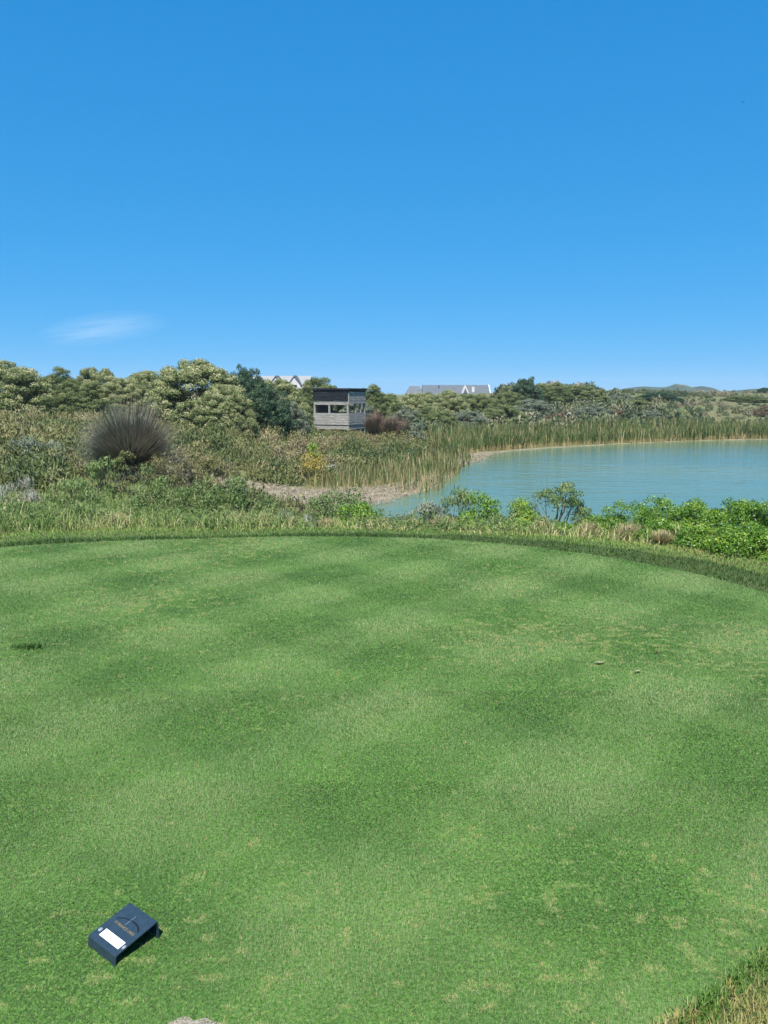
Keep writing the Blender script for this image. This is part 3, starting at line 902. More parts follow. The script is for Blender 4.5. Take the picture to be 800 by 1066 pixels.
SB = 'leafy shrubs on the bank below the tee'
shrub('green', 157, 484, 54, 13.5, 'upright feathery green shrub below the right side of the tussock', n=3600, L=.075, Lw=.018, upright=1.2, group=SB, ncl=30)
shrub('green', 205, 500, 48, 13.2, 'green shrub left half of the pair at the bank centre-left', n=3000, L=.07, Lw=.018, upright=1.0, group=SB)
shrub('green', 238, 496, 56, 12.8, 'broad fresh green shrub with pointed tips, right half of the pair', n=3600, L=.07, Lw=.02, upright=1.0, group=SB)
shrub('green', 274, 511, 34, 12.4, 'thin light green shrub beside the pale mud', n=1300, L=.06, Lw=.018, upright=.9, group=SB)
shrub('green', 350, 510, 84, 12.9, 'deeper green spreading shrub in front of the reed litter', n=6500, L=.045, Lw=.02, upright=.5, group=SB, ncl=44, tone0=.26, pale_up=.2)
shrub('bright', 372, 523, 56, 11.8, 'yellow-green rounded shrub leaning on the deeper green one', n=3400, L=.045, Lw=.022, upright=.4, group=SB, ncl=30, tone0=.5)
shrub('twig', 306, 531, 54, 11.6, 'grey leafless spiky shrub left of the deeper green spreading shrub', n=1100, L=.16, Lw=.009, upright=1.6, group=SB, stemmat='bark')
shrub('greygreen', 424, 533, 44, 11.6, 'small blue-grey shrub at the near end of the inlet', n=1800, L=.07, Lw=.014, upright=1.2, group=SB)
shrub('greygreen', 448, 522, 46, 12.0, 'wispy grey-green shrub in front of the inlet water', n=2600, L=.1, Lw=.014, upright=1.4, group=SB, tone0=.52)
shrub('green', 478, 508, 52, 12.3, 'taller airy green shrub against the blue water', n=2600, L=.1, Lw=.015, upright=1.3, group=SB, tone0=.52)
shrub('bright', 503, 513, 58, 11.2, 'bright green shrub with upright leaf tips in front of the pond', n=4600, L=.042, Lw=.02, upright=.8, group=SB)
shrub('bright', 492, 536, 46, 10.2, 'low dark-based bright green shrub at the edge of the rough', n=2400, L=.04, Lw=.024, upright=.3, group=SB, tone0=.34)
shrub('bright', 546, 519, 58, 11.4, 'yellow-green shrub left of the small grey-trunked tree', n=4200, L=.04, Lw=.018, upright=.8, group=SB, tone0=.5)
shrub('bright', 536, 541, 64, 10.4, 'low yellow-green shrub below the small grey-trunked tree', n=2400, L=.04, Lw=.022, upright=.3, group=SB, tone0=.52)
shrub('dark', 607, 523, 22, 11.6, 'narrow dark sprig right of the small grey-trunked tree', n=600, L=.05, Lw=.02, upright=.8, group=SB, tone0=.55, ncl=10)
shrub('bright', 590, 543, 40, 10.3, 'low leafy shrub under the narrow dark sprig', n=1500, L=.04, Lw=.022, upright=.3, group=SB, tone0=.42)
shrub('green', 522, 534, 50, 10.8, 'mid green shrub filling between the two bright shrubs by the pond', n=2400, L=.05, Lw=.02, upright=.6, group=SB)
shrub('green', 562, 536, 46, 10.9, 'mid green shrub at the foot of the small grey-trunked tree', n=2000, L=.05, Lw=.018, upright=.8, group=SB)
shrub('bright', 618, 536, 40, 10.6, 'low bright shrub just left of the right-hand bush mass', n=1700, L=.042, Lw=.022, upright=.4, group=SB)
# small tree with visible trunks
X, Y, Zt = P(578, 503, 11.6)
zg = H1(X, Y)
st = root('small_tree', (X, Y, zg), 0, 'small open tree with pale grey trunks at the pond edge', 'tree')
hh = Zt - zg
V, Fc, t, C = crown(901, 1.15, hh * .66, 30, .12, 4600, .05, .014, .9, .2, 0, 0, .36, .9)
C[:, 2] += hh * .36
V[:, 2] += hh * .36
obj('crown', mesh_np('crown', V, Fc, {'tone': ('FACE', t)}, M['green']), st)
rr = np.random.default_rng(902)
tg = C[rr.choice(len(C), 9, replace=False)]
tV, tF = join([limbs(tg, rr, .02, .05, 6, .1), limbs([(-.4, 0, hh * 1.04), (-.26, .1, hh * 1.1), (-.1, .05, hh * 1.08)], rr, .009, .05, 5, .06)])
M['palebark'] = flat_mat('pale_grey_bark', (.2, .185, .155), .85, .2, .25, 14, .4)
obj('trunk', mesh_np('trunk', tV, tF, None, M['palebark'], True), st)

HG = 'bright green bushes massed on the right bank'
HED = [(632, 530, 44, 10.8, 'small bright bush at the left end of the right-hand bush mass'),
       (660, 523, 56, 10.4, 'second bush of the right-hand mass, against the water'),
       (694, 519, 58, 9.8, 'tall middle bush of the right-hand mass with a raised tip'),
       (728, 522, 60, 9.4, 'dense bright bush right of the raised-tip bush'),
       (766, 520, 64, 8.9, 'tall bush near the right edge touching the water line'),
       (806, 522, 80, 8.6, 'large bush cut by the right edge of the photo'),
       (696, 539, 66, 8.9, 'lower front bush of the mass with shaded foot, left one'),
       (736, 545, 66, 8.3, 'front bush of the mass nearest the rough, middle one'),
       (782, 546, 78, 7.75, 'front bush of the mass nearest the rough at the right'),
       (850, 528, 90, 8.2, 'bush continuing the mass beyond the right edge')]
for i, (a, b, c, d_, lab) in enumerate(HED):
    shrub('bright', a, b, c, d_, lab, 'succulent_bush', 'bush', HG, n=11500, L=.028, Lw=.0145, upright=.55, ncl=54, tone0=.33, pale_up=.25, rc=.11)

# left bank plants
LB = 'plants on the left slope'
shrub('greygreen', 38, 455, 66, 21, 'round grey-green bush left of the tussock', n=5000, L=.1, Lw=.02, upright=1.0, group=LB, ncl=40, tone0=.36)
shrub('scrub', 128, 469, 26, 16.5, 'small round olive bush at the foot of the tussock', 'round_bush', 'bush', LB, n=2200, L=.05, Lw=.018, upright=.7, tone0=.25, ncl=16)
shrub('green', 100, 476, 40, 16, 'bright green weedy shrub left of the small round bush', n=2200, L=.09, Lw=.02, upright=1.0, group=LB)
shrub('green', 72, 497, 60, 13, 'loose tall green weed clump below the left slope', n=2200, L=.1, Lw=.014, upright=1.4, group=LB, tone0=.45)
shrub('twig', 14, 497, 60, 13, 'whitish dry twiggy shrub at the left edge', n=1300, L=.16, Lw=.01, upright=1.3, group=LB)
shrub('green', 22, 522, 60, 11, 'leafy green weed clump at the left edge of the rough', n=2200, L=.09, Lw=.014, upright=1.2, group=LB, tone0=.4)
shrub('green', 88, 524, 60, 10.9, 'leafy weed clump in the grass below the tall weed clump', n=2000, L=.09, Lw=.014, upright=1.2, group=LB, tone0=.5)
shrub('scrub', 170, 473, 44, 19, 'low olive heath bush right of the tussock foot', n=2600, L=.08, Lw=.014, upright=1, group=LB, tone0=.5)
shrub('scrub', 215, 472, 60, 21, 'olive twiggy bush on the slope right of the tussock', n=3200, L=.13, Lw=.022, upright=1.2, group=LB, tone0=.5)
shrub('orange', 330, 472, 34, 27, 'ochre flowering bush below the hide', n=1800, L=.09, Lw=.03, upright=.8, group=LB)
shrub('bright', 327, 461, 16, 30, 'small lime green bush above the ochre bush', n=900, L=.1, Lw=.04, upright=.5, group=LB, tone0=.75)
shrub('silver', 346, 483.5, 19, 28.6, 'small whitish bush at the edge of the reeds', n=900, L=.06, Lw=.04, upright=.2, group=LB, tone0=.6)

# tussock and rushes
def tuft(name, kind, pxc, pytop, wpx, dist, label, cat, group=None, n=2600, wd=.012, spread=1.25, tones=(.1, .6), tip=.2, zpow=1.0, curl=.35, part=True, segs=4, side=0.0, lift=0.0):
    X, Y, Zt = P(pxc, pytop, dist)
    zg = H1(X, Y)
    h = max(.15, Zt - zg)
    wid = wpx * dist / F
    r = np.random.default_rng(int(pxc * 3 + pytop))
    th = np.arccos(1 - r.random(n) ** zpow * (1 - math.cos(spread)))
    az = r.uniform(0, 6.283, n)
    # stem length so that upright ones reach the top and flat ones reach the side
    reach = 1 / np.sqrt((np.sin(th) / (wid * .5)) ** 2 + (np.cos(th) / h) ** 2)
    L = reach * r.uniform(.6, 1.08, n)
    if lift:
        h2_ = h * (1 - lift)
        reach = 1 / np.sqrt((np.sin(th) / (wid * .5)) ** 2 + (np.cos(th) / h2_) ** 2)
        L = reach * (1.08 - .62 * r.random(n) ** 1.6) * (.78 + .46 * vnoise(az * 2, th * 3, .7, 4))
    b = np.stack([np.cos(az) * r.random(n) * wid * .07, np.sin(az) * r.random(n) * wid * .07, np.full(n, lift * h)], 1)
    V, Fc = blades(b, L, np.full(n, wd) * r.uniform(.7, 1.3, n), az + r.normal(size=n) * .25, th * .9, curl * np.abs(r.normal(size=n)) * (th / spread), segs)
    V[:, 2] = np.maximum(V[:, 2], .01)
    f = np.tile(np.linspace(0, 1, segs), n)
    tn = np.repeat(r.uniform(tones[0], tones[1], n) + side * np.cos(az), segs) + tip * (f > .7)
    o = root(name, (X, Y, zg), 0, label, cat, group)
    obj('blades', mesh_np('blades', V, Fc, {'tone': ('FACE', np.clip(tn, 0, 1))}, M[kind]), o)
    return o

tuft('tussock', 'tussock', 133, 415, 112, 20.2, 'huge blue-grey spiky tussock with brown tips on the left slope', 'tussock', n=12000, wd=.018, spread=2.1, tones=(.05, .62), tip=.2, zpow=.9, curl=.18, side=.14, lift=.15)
RU = 'red-brown rushes beside the hide'
tuft('rush_clump', 'restio', 390, 426, 34, 45, 'tallest red-brown rush clump right beside the hide', 'rush clump', RU, n=1600, wd=.03, spread=.6, tones=(0, .7), tip=.3)
tuft('rush_clump', 'restio', 408, 430, 34, 44, 'middle red-brown rush clump between two others', 'rush clump', RU, n=1600, wd=.03, spread=.7, tones=(0, .7), tip=.3)
tuft('rush_clump', 'restio', 422, 433, 26, 43, 'rightmost red-brown rush clump above the reeds', 'rush clump', RU, n=1300, wd=.03, spread=.8, tones=(0, .6), tip=.25)
shrub('greygreen', 433, 440, 22, 42, 'blue-grey drooping bush at the right foot of the rushes', n=1500, L=.2, Lw=.04, upright=.4, tone0=.5, group=LB)

# dry grass tufts along the rough
DG = 'dry straw tufts along the edge of the rough'
for i, (a, b, c, d_, lab) in enumerate([
        (462, 545, 60, 10.4, 'wide straw tuft below the airy shrubs'), (396, 546, 50, 10.5, 'straw tuft right of the yellow-green rounded shrub'),
        (340, 548, 44, 10.5, 'straw tuft below the deeper green spreading shrub'), (272, 543, 46, 10.8, 'leaning straw tuft below the pale mud'),
        (245, 541, 56, 10.9, 'brownish straw tuft under the fresh green pair of shrubs'), (612, 548, 40, 9.9, 'straw tuft under the small end bush of the right mass'),
        (655, 551, 50, 9.4, 'straw tuft in front of the right bush mass, left one'), (690, 560, 44, 8.7, 'straw tuft in front of the right bush mass, right one'),
        (565, 549, 40, 10.1, 'straw tuft between the low yellow-green shrubs'), (120, 541, 50, 10.6, 'straw tuft in the left grass below the feathery shrub'),
        (305, 547, 40, 10.6, 'straw tuft under the grey spiky shrub'), (428, 549, 36, 10.3, 'straw tuft below the small blue-grey shrub')]):
    tuft('straw_tuft', 'straw', a, b - 9, c, d_ - .3, lab, 'grass tuft', DG, n=900, wd=.008, spread=.85, tones=(.1, .95), tip=.05, curl=.7)

# ================================================================== WOODEN BIRD HIDE
def wood_mat(name, c0, c1, c2):
    m, n, out = mat_new(name)
    tc = n.nodes.new('ShaderNodeTexCoord')
    mp = n.nodes.new('ShaderNodeMapping'); mp.inputs['Scale'].default_value = (1.2, 1.2, 9)
    n.links.new(tc.outputs['Object'], mp.inputs[0])
    n1 = n.nodes.new('ShaderNodeTexNoise'); n1.inputs['Scale'].default_value = 2.2; n1.inputs['Detail'].default_value = 8; n1.inputs['Roughness'].default_value = .65
    n.links.new(mp.outputs[0], n1.inputs[0])
    r = ramp(n, [(.3, c0), (.5, c1), (.7, c2)]); n.links.new(n1.outputs[0], r.inputs[0])
    p = n.nodes.new('ShaderNodeBsdfPrincipled'); p.inputs['Roughness'].default_value = .85; p.inputs['Specular IOR Level'].default_value = .2
    n.links.new(r.outputs[0], p.inputs['Base Color'])
    n.links.new(p.outputs[0], out.inputs[0])
    return m
M['board'] = wood_mat('weathered_boards', (.13, .125, .115), (.27, .26, .235), (.42, .405, .37))
M['black_board'] = wood_mat('black_stained_boards', (.006, .008, .013), (.011, .014, .021), (.02, .023, .032))
M['inside'] = wood_mat('hide_inside_boards', (.08, .065, .045), (.13, .1, .07), (.18, .14, .1))

D = 47.0
hxp, _, _ = P(353, 425, D)
ZL = {k: P(353, v, D)[2] for k, v in dict(top=404.2, roofb=406.2, fasb=417, stripb=421.6, win=430, low=442.3, skirt=447).items()}
hide = root('bird_hide', (hxp, D + 1.0, H1(hxp, D + 1)), R(-24), 'small square wooden bird hide with black fascia and viewing slots', 'bird hide')
zb = hide.location.z
for k in ZL:
    ZL[k] -= zb
S = 1.17   # half size
def boards(pm_, x0, x1, y0, y1, z0, z1, n, along):
    hgt = (z1 - z0) / n
    for i in range(n):
        j = .006 * math.sin(i * 7.3)
        pm_.box(x0 - j * (along == 'y'), x1 + j * (along == 'y'), y0 + j * (along == 'x'), y1 + j * (along == 'x'), z0 + i * hgt + .012, z0 + (i + 1) * hgt)
    return pm_
def four(name, z0, z1, n, mat, th=.05, inset=0.0, sides='fbrl'):
    a = S - inset
    for s in sides:
        q = PM()
        if s == 'f': boards(q, -a, a, -a - th, -a, z0, z1, n, 'x')
        if s == 'b': boards(q, -a, a, a, a + th, z0, z1, n, 'x')
        if s == 'r': boards(q, a, a + th, -a, a, z0, z1, n, 'y')
        if s == 'l': boards(q, -a - th, -a, -a, a, z0, z1, n, 'y')
        q.build(name, M[mat] if isinstance(mat, str) else mat, hide)
four('lower_wall', ZL['low'], ZL['win'], 5, 'board', .05)
four('skirt_wall', ZL['skirt'], ZL['low'] - .02, 2, 'board', .03, .015)
four('fascia', ZL['fasb'], ZL['roofb'], 4, 'black_board', .06, 0, 'fl')
four('upper_wall', ZL['stripb'], ZL['fasb'] - .01, 2, 'board', .04, .02, 'fl')
four('upper_wall', ZL['fasb'] - .2, ZL['roofb'] - .12, 4, 'board', .05, 0, 'rb')
q = PM(); q.box(S, S + .06, -S, S, ZL['roofb'] - .1, ZL['roofb'] + .0); q.build('roof_edge', M['black_board'], hide)
q = PM(); q.box(-S - .1, S + .12, -S - .12, S + .12, ZL['roofb'] + .004, ZL['top']); q.build('roof', M['black_board'], hide, .01)
for (px_, py_) in ((-S + .04, -S + .04), (S - .04, -S + .04), (-S + .04, S - .04), (S - .04, S - .04), (-.12, -S + .04), (S - .04, -.15), (S - .04, .55)):
    q = PM(); q.box(px_ - .05, px_ + .05, py_ - .05, py_ + .05, -.1, ZL['roofb'] - .002); q.build('post', M['board'], hide)
q = PM(); q.box(-S + .02, -S + .06, -S + .1, S - .1, ZL['win'] - .01, ZL['stripb'] + .05); q.build('side_panel', M['inside'], hide)
q = PM(); q.box(-S + .1, S - .1, -S + .1, S - .1, ZL['low'] + .06, ZL['low'] + .12); q.build('floor', M['inside'], hide)
q = PM(); q.box(-S + .02, S - .02, -S + .02, -S + .3, ZL['win'] - .05, ZL['win'] - .01); q.build('shelf', M['board'], hide)

# ================================================================== HOUSES
M['whitewall'] = flat_mat('white_plaster', (.5, .49, .48), .8, .2, .05, 2)
M['paleroof'] = flat_mat('pale_roof_sheet', (.23, .235, .24), .7, .3, .1, 1.5, 0, (6, 1, 1))
M['slate'] = flat_mat('grey_slate_roof', (.085, .1, .115), .6, .4, .15, 1.2, 0, (1, 1, 5))
M['glass'] = flat_mat('dark_window_glass', (.02, .025, .03), .1, .5, .1, 1)

DH = 150.0
X, Y, ZR = P(293, 391.3, DH)
zg = H1(X, Y)
h1 = root('gabled_house', (X, Y, zg), R(-4), 'white house with pale roof and three white dormers behind the left trees', 'house')
rz_ = ZR - zg
L2, D2, ez = 5.6, 4.6, rz_ - 2.6
PM().box(-L2, L2, -D2 + .5, D2 - .5, -.3, ez).build('wall', M['whitewall'], h1)
q = PM()
q.prism([(-L2 - .3, -D2, ez - .15), (-L2 - .3, 0, rz_), (-L2 - .3, D2, ez - .15), (-L2 - .3, D2, ez - .35), (-L2 - .3, 0, rz_ - .25), (-L2 - .3, -D2, ez - .35)], (2 * L2 + .6, 0, 0))
q.build('roof', M['paleroof'], h1)
for cx_ in (-3.9, -.3, 3.2):
    dm = PM()
    dm.prism([(cx_ - 1.15, -D2 + .9, ez - .2), (cx_ + 1.15, -D2 + .9, ez - .2), (cx_ + 1.15, -D2 + .9, ez + .9), (cx_, -D2 + .9, rz_ - .15), (cx_ - 1.15, -D2 + .9, ez + .9)], (0, 2.6, 0))
    dmo = dm.build('dormer', M['whitewall'], h1)
    for sg in (-1, 1):
        rp = PM()
        rp.prism([(cx_, -D2 + .7, rz_ - .12), (cx_ + sg * 1.45, -D2 + .7, ez + .62), (cx_ + sg * 1.45, -D2 + .7, ez + .74), (cx_, -D2 + .7, rz_ + .02)], (0, 3.2, 0))
        rp.build('dormer_roof', M['slate'] if sg > 0 else M['paleroof'], dmo)  # right slopes take the slate colour to paint in their shade
    PM().box(cx_ - .5, cx_ + .5, -D2 + .86, -D2 + .94, ez + .1, ez + .85).build('window', M['glass'], dmo)

X, Y, ZR = P(474, 400.8, DH)
zg = H1(X, Y)
h2 = root('slate_house', (X, Y, zg), R(0), 'long low house with grey slate roof and white chimney above the trees', 'house')
rz_ = ZR - zg
k = DH / F
ez = rz_ - 2.1
PM().box(-34 * k, 31 * k, -3.4, 3.4, -.3, ez).build('wall', M['whitewall'], h2)
q = PM()
q.prism([(-34 * k, -3.8, ez - .1), (-34 * k, 0, rz_), (-34 * k, 3.8, ez - .1), (-34 * k, 3.8, ez - .3), (-34 * k, 0, rz_ - .25), (-34 * k, -3.8, ez - .3)], (68 * k, 0, 0))
q.build('roof', M['slate'], h2)
q = PM()
q.prism([(34 * k, -3.9, ez - .05), (34 * k, 0, rz_ + .1), (34 * k, 3.9, ez - .05), (34 * k, 3.9, ez - .4), (34 * k, 0, rz_ - .3), (34 * k, -3.9, ez - .4)], (.18, 0, 0))
q.build('bargeboard', M['whitewall'], h2)
PM().box(23 * k, 34 * k - .02, -4.0, -3.82, ez - .4, ez - .12).build('eave_board', M['whitewall'], h2)
# left wing with hipped roof, set forward
q = PM()
wx0, wx1, wy0, wy1, wz0, wz1 = -56 * k, -31 * k, -5.4, 1.0, ez - 1.0, rz_ - .22
q.poly([(wx0, wy0, wz0), (wx1, wy0, wz0), (wx1, wy1, wz0), (wx0, wy1, wz0), (-47 * k, -2.2, wz1), (-37 * k, -2.2, wz1)],
       [(0, 1, 5, 4), (1, 2, 5), (2, 3, 4, 5), (3, 0, 4), (0, 3, 2, 1)])
wr = q.build('wing_roof', M['slate'], h2)
PM().box(wx0 + .4, wx1 - .4, wy0 + .4, wy1 - .4, -.3, wz0 - .02).build('wing_wall', M['whitewall'], h2)
ch = PM().box(17 * k - .2, 17 * k + .3, -2.3, -1.7, ez + .4, rz_ - .35).build('chimney', M['whitewall'], h2)
PM().box(-17 * k - .08, -17 * k + .08, -1.2, -1.04, ez + .8, rz_ - .05).build('vent_pipe', M['black_board'], h2)
q = PM()
gx_ = 9 * k
q.prism([(gx_ - .75, -3.0, ez + .5), (gx_ + .75, -3.0, ez + .5), (gx_, -3.0, rz_ - .05)], (0, 2.2, 0))
gb = q.build('small_gable', M['whitewall'], h2)
q = PM(); q.prism([(gx_ - .42, -3.05, ez + .5), (gx_ + .42, -3.05, ez + .5), (gx_, -3.05, rz_ - .6)], (0, .04, 0)); q.build('louvre', M['slate'], gb)

# ================================================================== TEE MARKER
M['navy'] = flat_mat('navy_plastic', (.02, .036, .052), .36, .5, .15, 60, .05)
M['sticker'] = flat_mat('white_label', (.82, .82, .82), .5, .3, .02, 20)
M['gold'] = flat_mat('gold_lettering', (.2, .165, .09), .5, .4, .05, 20)
M['silvergrey'] = flat_mat('silver_sticker', (.2, .23, .26), .5, .4, .25, 200)
M['embossed'] = flat_mat('dark_embossed_line', (.006, .01, .018), .5, .3, .05, 20)
M['embosslight'] = flat_mat('grey_embossed_line', (.09, .12, .16), .5, .4, .05, 20)

mk = root('tee_marker', (-.7672, 2.0545, -.003), -.669, 'dark blue wedge-shaped tee marker with white label, standing on the mown grass', 'tee marker')
mw_, ml, mh1, mh2, th = .139, .139, .035, .061, .0035
def plate_pt(u, v, lift=0):
    """point on the sloping top; u across 0..1, v up the slope 0..1"""
    sl = math.atan2(mh2 - mh1, ml)
    return ((u - .5) * mw_, (v - .5) * ml - lift * math.sin(sl), mh1 + (mh2 - mh1) * v + lift * math.cos(sl))
hw = mw_ / 2
# sheet profile (y,z): front flange foot -> bend -> slope -> bend -> back flange foot
y0, y1 = -ml / 2, ml / 2
prof = [(y0 - .007, 0), (y0 - .0045, mh1 * .55), (y0 - .0025, mh1 - .004), (y0 + .001, mh1 - .0006), (y0 + .006, mh1 + .0009),
        (y1 - .006, mh2 - .0009), (y1 - .0005, mh2 - .001), (y1 + .0015, mh2 - .004), (y1 + .003, mh2 * .5), (y1 + .004, 0)]
bm = bmesh.new()
us = np.linspace(-hw, hw, 15)
def foot(u):
    """cut-outs along the flange bottoms leave three feet"""
    f = abs(u) / hw
    return .009 if .18 < f < .78 else 0.0
grid = []
for (yy, zz) in prof:
    rowv = []
    for u in us:
        z_ = zz
        if zz == 0:
            z_ = foot(u)
        rowv.append(bm.verts.new((u, yy, z_)))
    grid.append(rowv)
for i in range(len(prof) - 1):
    for j in range(len(us) - 1):
        bm.faces.new((grid[i][j], grid[i][j + 1], grid[i + 1][j + 1], grid[i + 1][j]))
bmesh.ops.recalc_face_normals(bm, faces=bm.faces)
upf = [f for f in bm.faces if abs(f.normal.z) > .9]
if upf and upf[0].normal.z < 0:
    bmesh.ops.reverse_faces(bm, faces=bm.faces)
bmesh.ops.solidify(bm, geom=bm.faces[:], thickness=th)
me = bpy.data.meshes.new('body')
bm.to_mesh(me); bm.free()
me.materials.append(M['navy'])
for p_ in me.polygons:
    p_.use_smooth = False
obj('body', me, mk)

def decal(name, uv, mat, lift0=.0006, lift1=.0014, parent=mk):
    """thin raised shape on the sloping plate"""
    a = [plate_pt(u, v, lift0) for u, v in uv]
    b = [plate_pt(u, v, lift1) for u, v in uv]
    n = len(uv)
    q = PM()
    q.poly(a + b, [tuple(range(n - 1, -1, -1)), tuple(range(n, 2 * n))] + [(i, (i + 1) % n, n + (i + 1) % n, n + i) for i in range(n)])
    return q.build(name, mat, parent)
decal('label_sticker', [(.2, .11), (.89, .11), (.89, .29), (.2, .29)], M['sticker'])
for uc in (.095, .962):
    c_ = [(uc + .045 * math.cos(a) * (1 if uc < .5 else .75), .205 + .05 * math.sin(a)) for a in np.linspace(0, 2 * math.pi, 17)[:-1]]
    decal('round_sticker', c_, M['silvergrey'])
def arc(u0, v0, u1, v1, um, vm, w0, w1, nn=14):
    up, dn = [], []
    for i in range(nn + 1):
        t_ = i / nn
        u = (1 - t_) ** 2 * u0 + 2 * t_ * (1 - t_) * um + t_ * t_ * u1
        v = (1 - t_) ** 2 * v0 + 2 * t_ * (1 - t_) * vm + t_ * t_ * v1
        ww = (w0 + (w1 - w0) * t_) * .5
        up.append((u, v + ww)); dn.append((u, v - ww))
    return up + dn[::-1]
decal('logo_arc', arc(.47, .7, .88, .6, .74, .73, .018, .05)[::-1], M['embossed'])
decal('logo_arc', arc(.13, .575, .45, .69, .28, .69, .012, .02)[::-1], M['embossed'])
decal('logo_bar', [(.462, .56), (.482, .56), (.492, .82), (.472, .82)], M['embosslight'])
fc = bpy.data.curves.new('lettering', 'FONT')
fc.body = 'ST FRANCIS LINKS'
fc.size = .0118
fc.align_x = 'CENTER'
fc.extrude = .0004
tmp = bpy.data.objects.new('lettering', fc)
COL.objects.link(tmp)
dg = bpy.context.evaluated_depsgraph_get()
lm = bpy.data.meshes.new_from_object(tmp.evaluated_get(dg))
bpy.data.objects.remove(tmp)
lm.materials.clear()
lm.materials.append(M['gold'])
lo = obj('lettering', lm, mk)
lo.location = plate_pt(.53, .475, .0009)
lo.rotation_euler = (math.atan2(mh2 - mh1, ml), 0, 0)

# ================================================================== SMALL THINGS ON THE TEE
r9 = np.random.default_rng(77)
a_ = np.linspace(0, 2 * math.pi, 40)[:-1]
rr_ = 1 + .22 * np.sin(a_ * 3 + .4) + .12 * np.sin(a_ * 7)
q = PM()
q.poly([(-.49 + .06 * r_ * math.cos(t_), 1.735 + .042 * r_ * math.sin(t_), .0015) for r_, t_ in zip(rr_, a_)] + [(-.49, 1.735, .003)],
       [(i, (i + 1) % 39, 39) for i in range(39)])
tag(q.build('bare_sand', flat_mat('pale_divot_sand', (.24, .22, .17), .95, .1, .4, 160, .6)), 'pale bare sandy divot in the tee at the bottom edge', 'sand', kind='stuff')

gx0, gy0 = G(32, 674)
wd_ = root('weed_tuft', (gx0, gy0, 0), 0, 'flat dark green weed tuft on the mown grass at the left', 'weed')
n = 420
V, Fc = blades(np.stack([r9.normal(size=n) * .042, r9.normal(size=n) * .022, np.zeros(n)], 1), r9.uniform(.02, .035, n), np.full(n, .006), r9.uniform(0, 6.28, n), r9.uniform(.3, 1.0, n), r9.uniform(.1, .5, n), 2)
obj('leaves', mesh_np('leaves', V, Fc, {'tone': ('FACE', r9.uniform(0, .2, n * 2))}, M['rough']), wd_)
for (px_, py_, ang, ln_, lab) in ((624, 692, .1, .065, 'dry pale leaf lying on the right half of the tee, the longer one'), (664, 701, .6, .055, 'dry pale leaf lying tilted on the right half of the tee'),
                              (684, 681, .3, .035, 'small brown leaf on the tee beyond the two pale leaves')):
    gx0, gy0 = G(px_, py_)
    q = PM()
    xs = np.linspace(-.5, .5, 9)
    wv = .16 * (1 - (2 * xs) ** 2) ** .7 + .004
    top = [(ln_ * x_, ln_ * w_, .006 + .012 * abs(x_) + .006 * w_ / .16) for x_, w_ in zip(xs, wv)]
    mid = [(ln_ * x_, 0, .006 + .012 * abs(x_)) for x_ in xs]
    bot = [(ln_ * x_, -ln_ * w_, .006 + .012 * abs(x_) + .006 * w_ / .16) for x_, w_ in zip(xs, wv)]
    q.poly(top + mid + bot, [(i, i + 1, 9 + i + 1, 9 + i) for i in range(8)] + [(9 + i, 9 + i + 1, 18 + i + 1, 18 + i) for i in range(8)])
    o = q.build('dry_leaf', flat_mat('dry_leaf_skin', (.2, .215, .12) if ln_ > .05 else (.09, .06, .03), .8, .2, .2, 60))
    o.location = (gx0, gy0, .004)
    o.rotation_euler = (0, 0, ang)
    tag(o, lab, 'leaf', 'fallen leaves on the tee')

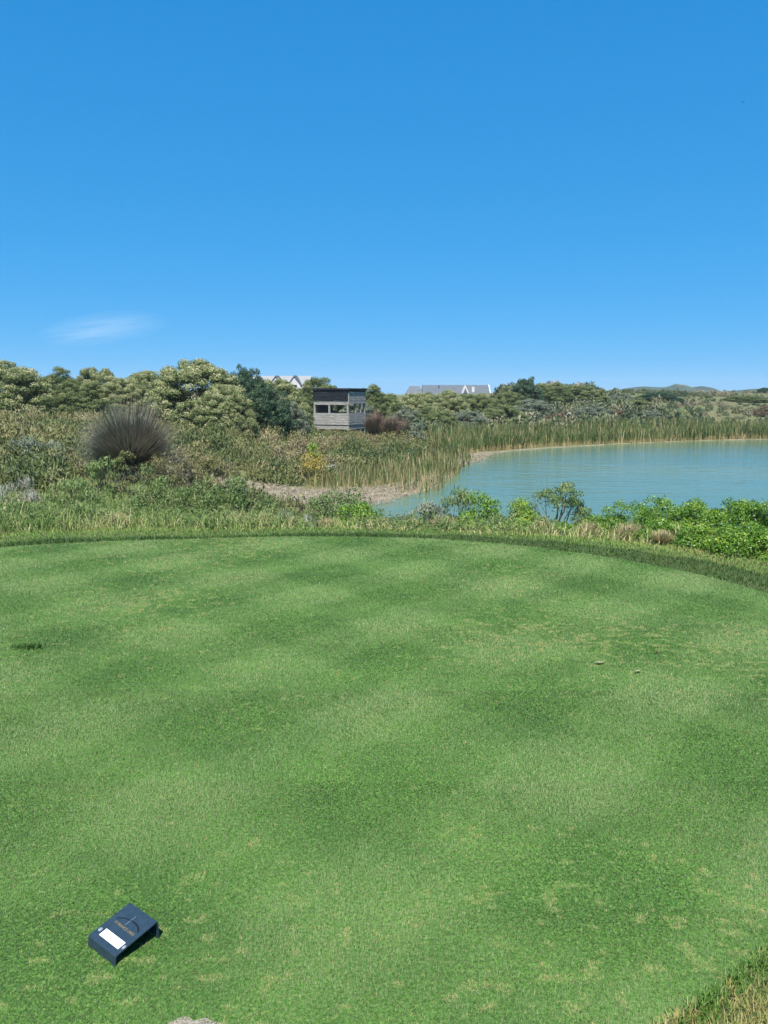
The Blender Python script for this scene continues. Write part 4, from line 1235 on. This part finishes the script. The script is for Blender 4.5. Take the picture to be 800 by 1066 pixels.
# ================================================================== CLOUD AND BIRD
def cloud():
    d_ = 3000.0
    X, Y, Z = P(108, 342, d_)
    me = bpy.data.meshes.new('cloud_wisp')
    bm = bmesh.new()
    bmesh.ops.create_icosphere(bm, subdivisions=3, radius=1)
    bm.to_mesh(me); bm.free()
    m, n, out = mat_new('thin_cloud_vapour')
    tc = n.nodes.new('ShaderNodeTexCoord')
    ln = n.nodes.new('ShaderNodeVectorMath'); ln.operation = 'LENGTH'
    n.links.new(tc.outputs['Object'], ln.inputs[0])
    fall = n.nodes.new('ShaderNodeMapRange'); fall.inputs['From Min'].default_value = .15; fall.inputs['From Max'].default_value = 1
    fall.inputs['To Min'].default_value = 1; fall.inputs['To Max'].default_value = 0
    n.links.new(ln.outputs['Value'], fall.inputs[0])
    mp = n.nodes.new('ShaderNodeMapping'); mp.inputs['Scale'].default_value = (.8, 1, 4.2); mp.inputs['Rotation'].default_value = (0, R(8), 0)
    n.links.new(tc.outputs['Object'], mp.inputs[0])
    nz = n.nodes.new('ShaderNodeTexNoise'); nz.inputs['Scale'].default_value = 1.7; nz.inputs['Detail'].default_value = 5
    n.links.new(mp.outputs[0], nz.inputs[0])
    r = n.nodes.new('ShaderNodeMapRange'); r.inputs['From Min'].default_value = .35; r.inputs['From Max'].default_value = .75
    n.links.new(nz.outputs[0], r.inputs[0])
    mu = n.nodes.new('ShaderNodeMath'); mu.operation = 'MULTIPLY'
    n.links.new(fall.outputs[0], mu.inputs[0]); n.links.new(r.outputs[0], mu.inputs[1])
    mu2 = n.nodes.new('ShaderNodeMath'); mu2.operation = 'MULTIPLY'; mu2.inputs[1].default_value = .0028
    n.links.new(mu.outputs[0], mu2.inputs[0])
    v = n.nodes.new('ShaderNodeVolumePrincipled'); v.inputs['Color'].default_value = (1, 1, 1, 1); v.inputs['Anisotropy'].default_value = -.3
    n.links.new(mu2.outputs[0], v.inputs['Density'])
    n.links.new(v.outputs[0], out.inputs['Volume'])
    me.materials.append(m)
    o = obj('cloud', me)
    o.location = (X, Y, Z)
    o.scale = (72 * d_ / F, 140, 17 * d_ / F)
    o.rotation_euler = (0, R(-7), 0)
    tag(o, 'faint thin wisp of white cloud low in the sky at the left', 'cloud')
cloud()

X, Y, Z = P(773.5, 106.5, 60)
q = PM()
q.poly([(-.16, 0, .05), (-.07, .03, .07), (0, .06, .015), (.07, .03, .07), (.16, 0, .05), (.06, -.05, .05), (0, -.09, .0), (-.06, -.05, .05), (0, .09, 0), (0, 0, -.03), (0, 0, .03)],
       [(0, 7, 1), (1, 7, 10), (1, 10, 2), (2, 10, 3), (3, 10, 5), (3, 5, 4), (7, 6, 10), (5, 10, 6), (2, 8, 9), (2, 9, 1), (7, 9, 6), (5, 6, 9), (3, 9, 5), (1, 9, 7), (2, 3, 9)])
M['bird'] = flat_mat('dark_plumage', (.03, .03, .035), .8, .2, .2, 30)
bird = q.build('bird', M['bird'])
bird.location = (X, Y, Z)
tag(bird, 'tiny dark bird high in the clear blue sky', 'bird')

# ================================================================== HAZE
q = PM(); q.box(-500, 500, -40, 780, -14, 16)
m, n, out = mat_new('thin_air_haze')
v = n.nodes.new('ShaderNodeVolumePrincipled')
v.inputs['Color'].default_value = (.8, .9, 1, 1)
v.inputs['Density'].default_value = .0003
n.links.new(v.outputs[0], out.inputs['Volume'])
tag(q.build('haze', m), 'thin pale haze in the air over the far hillside', kind='stuff')
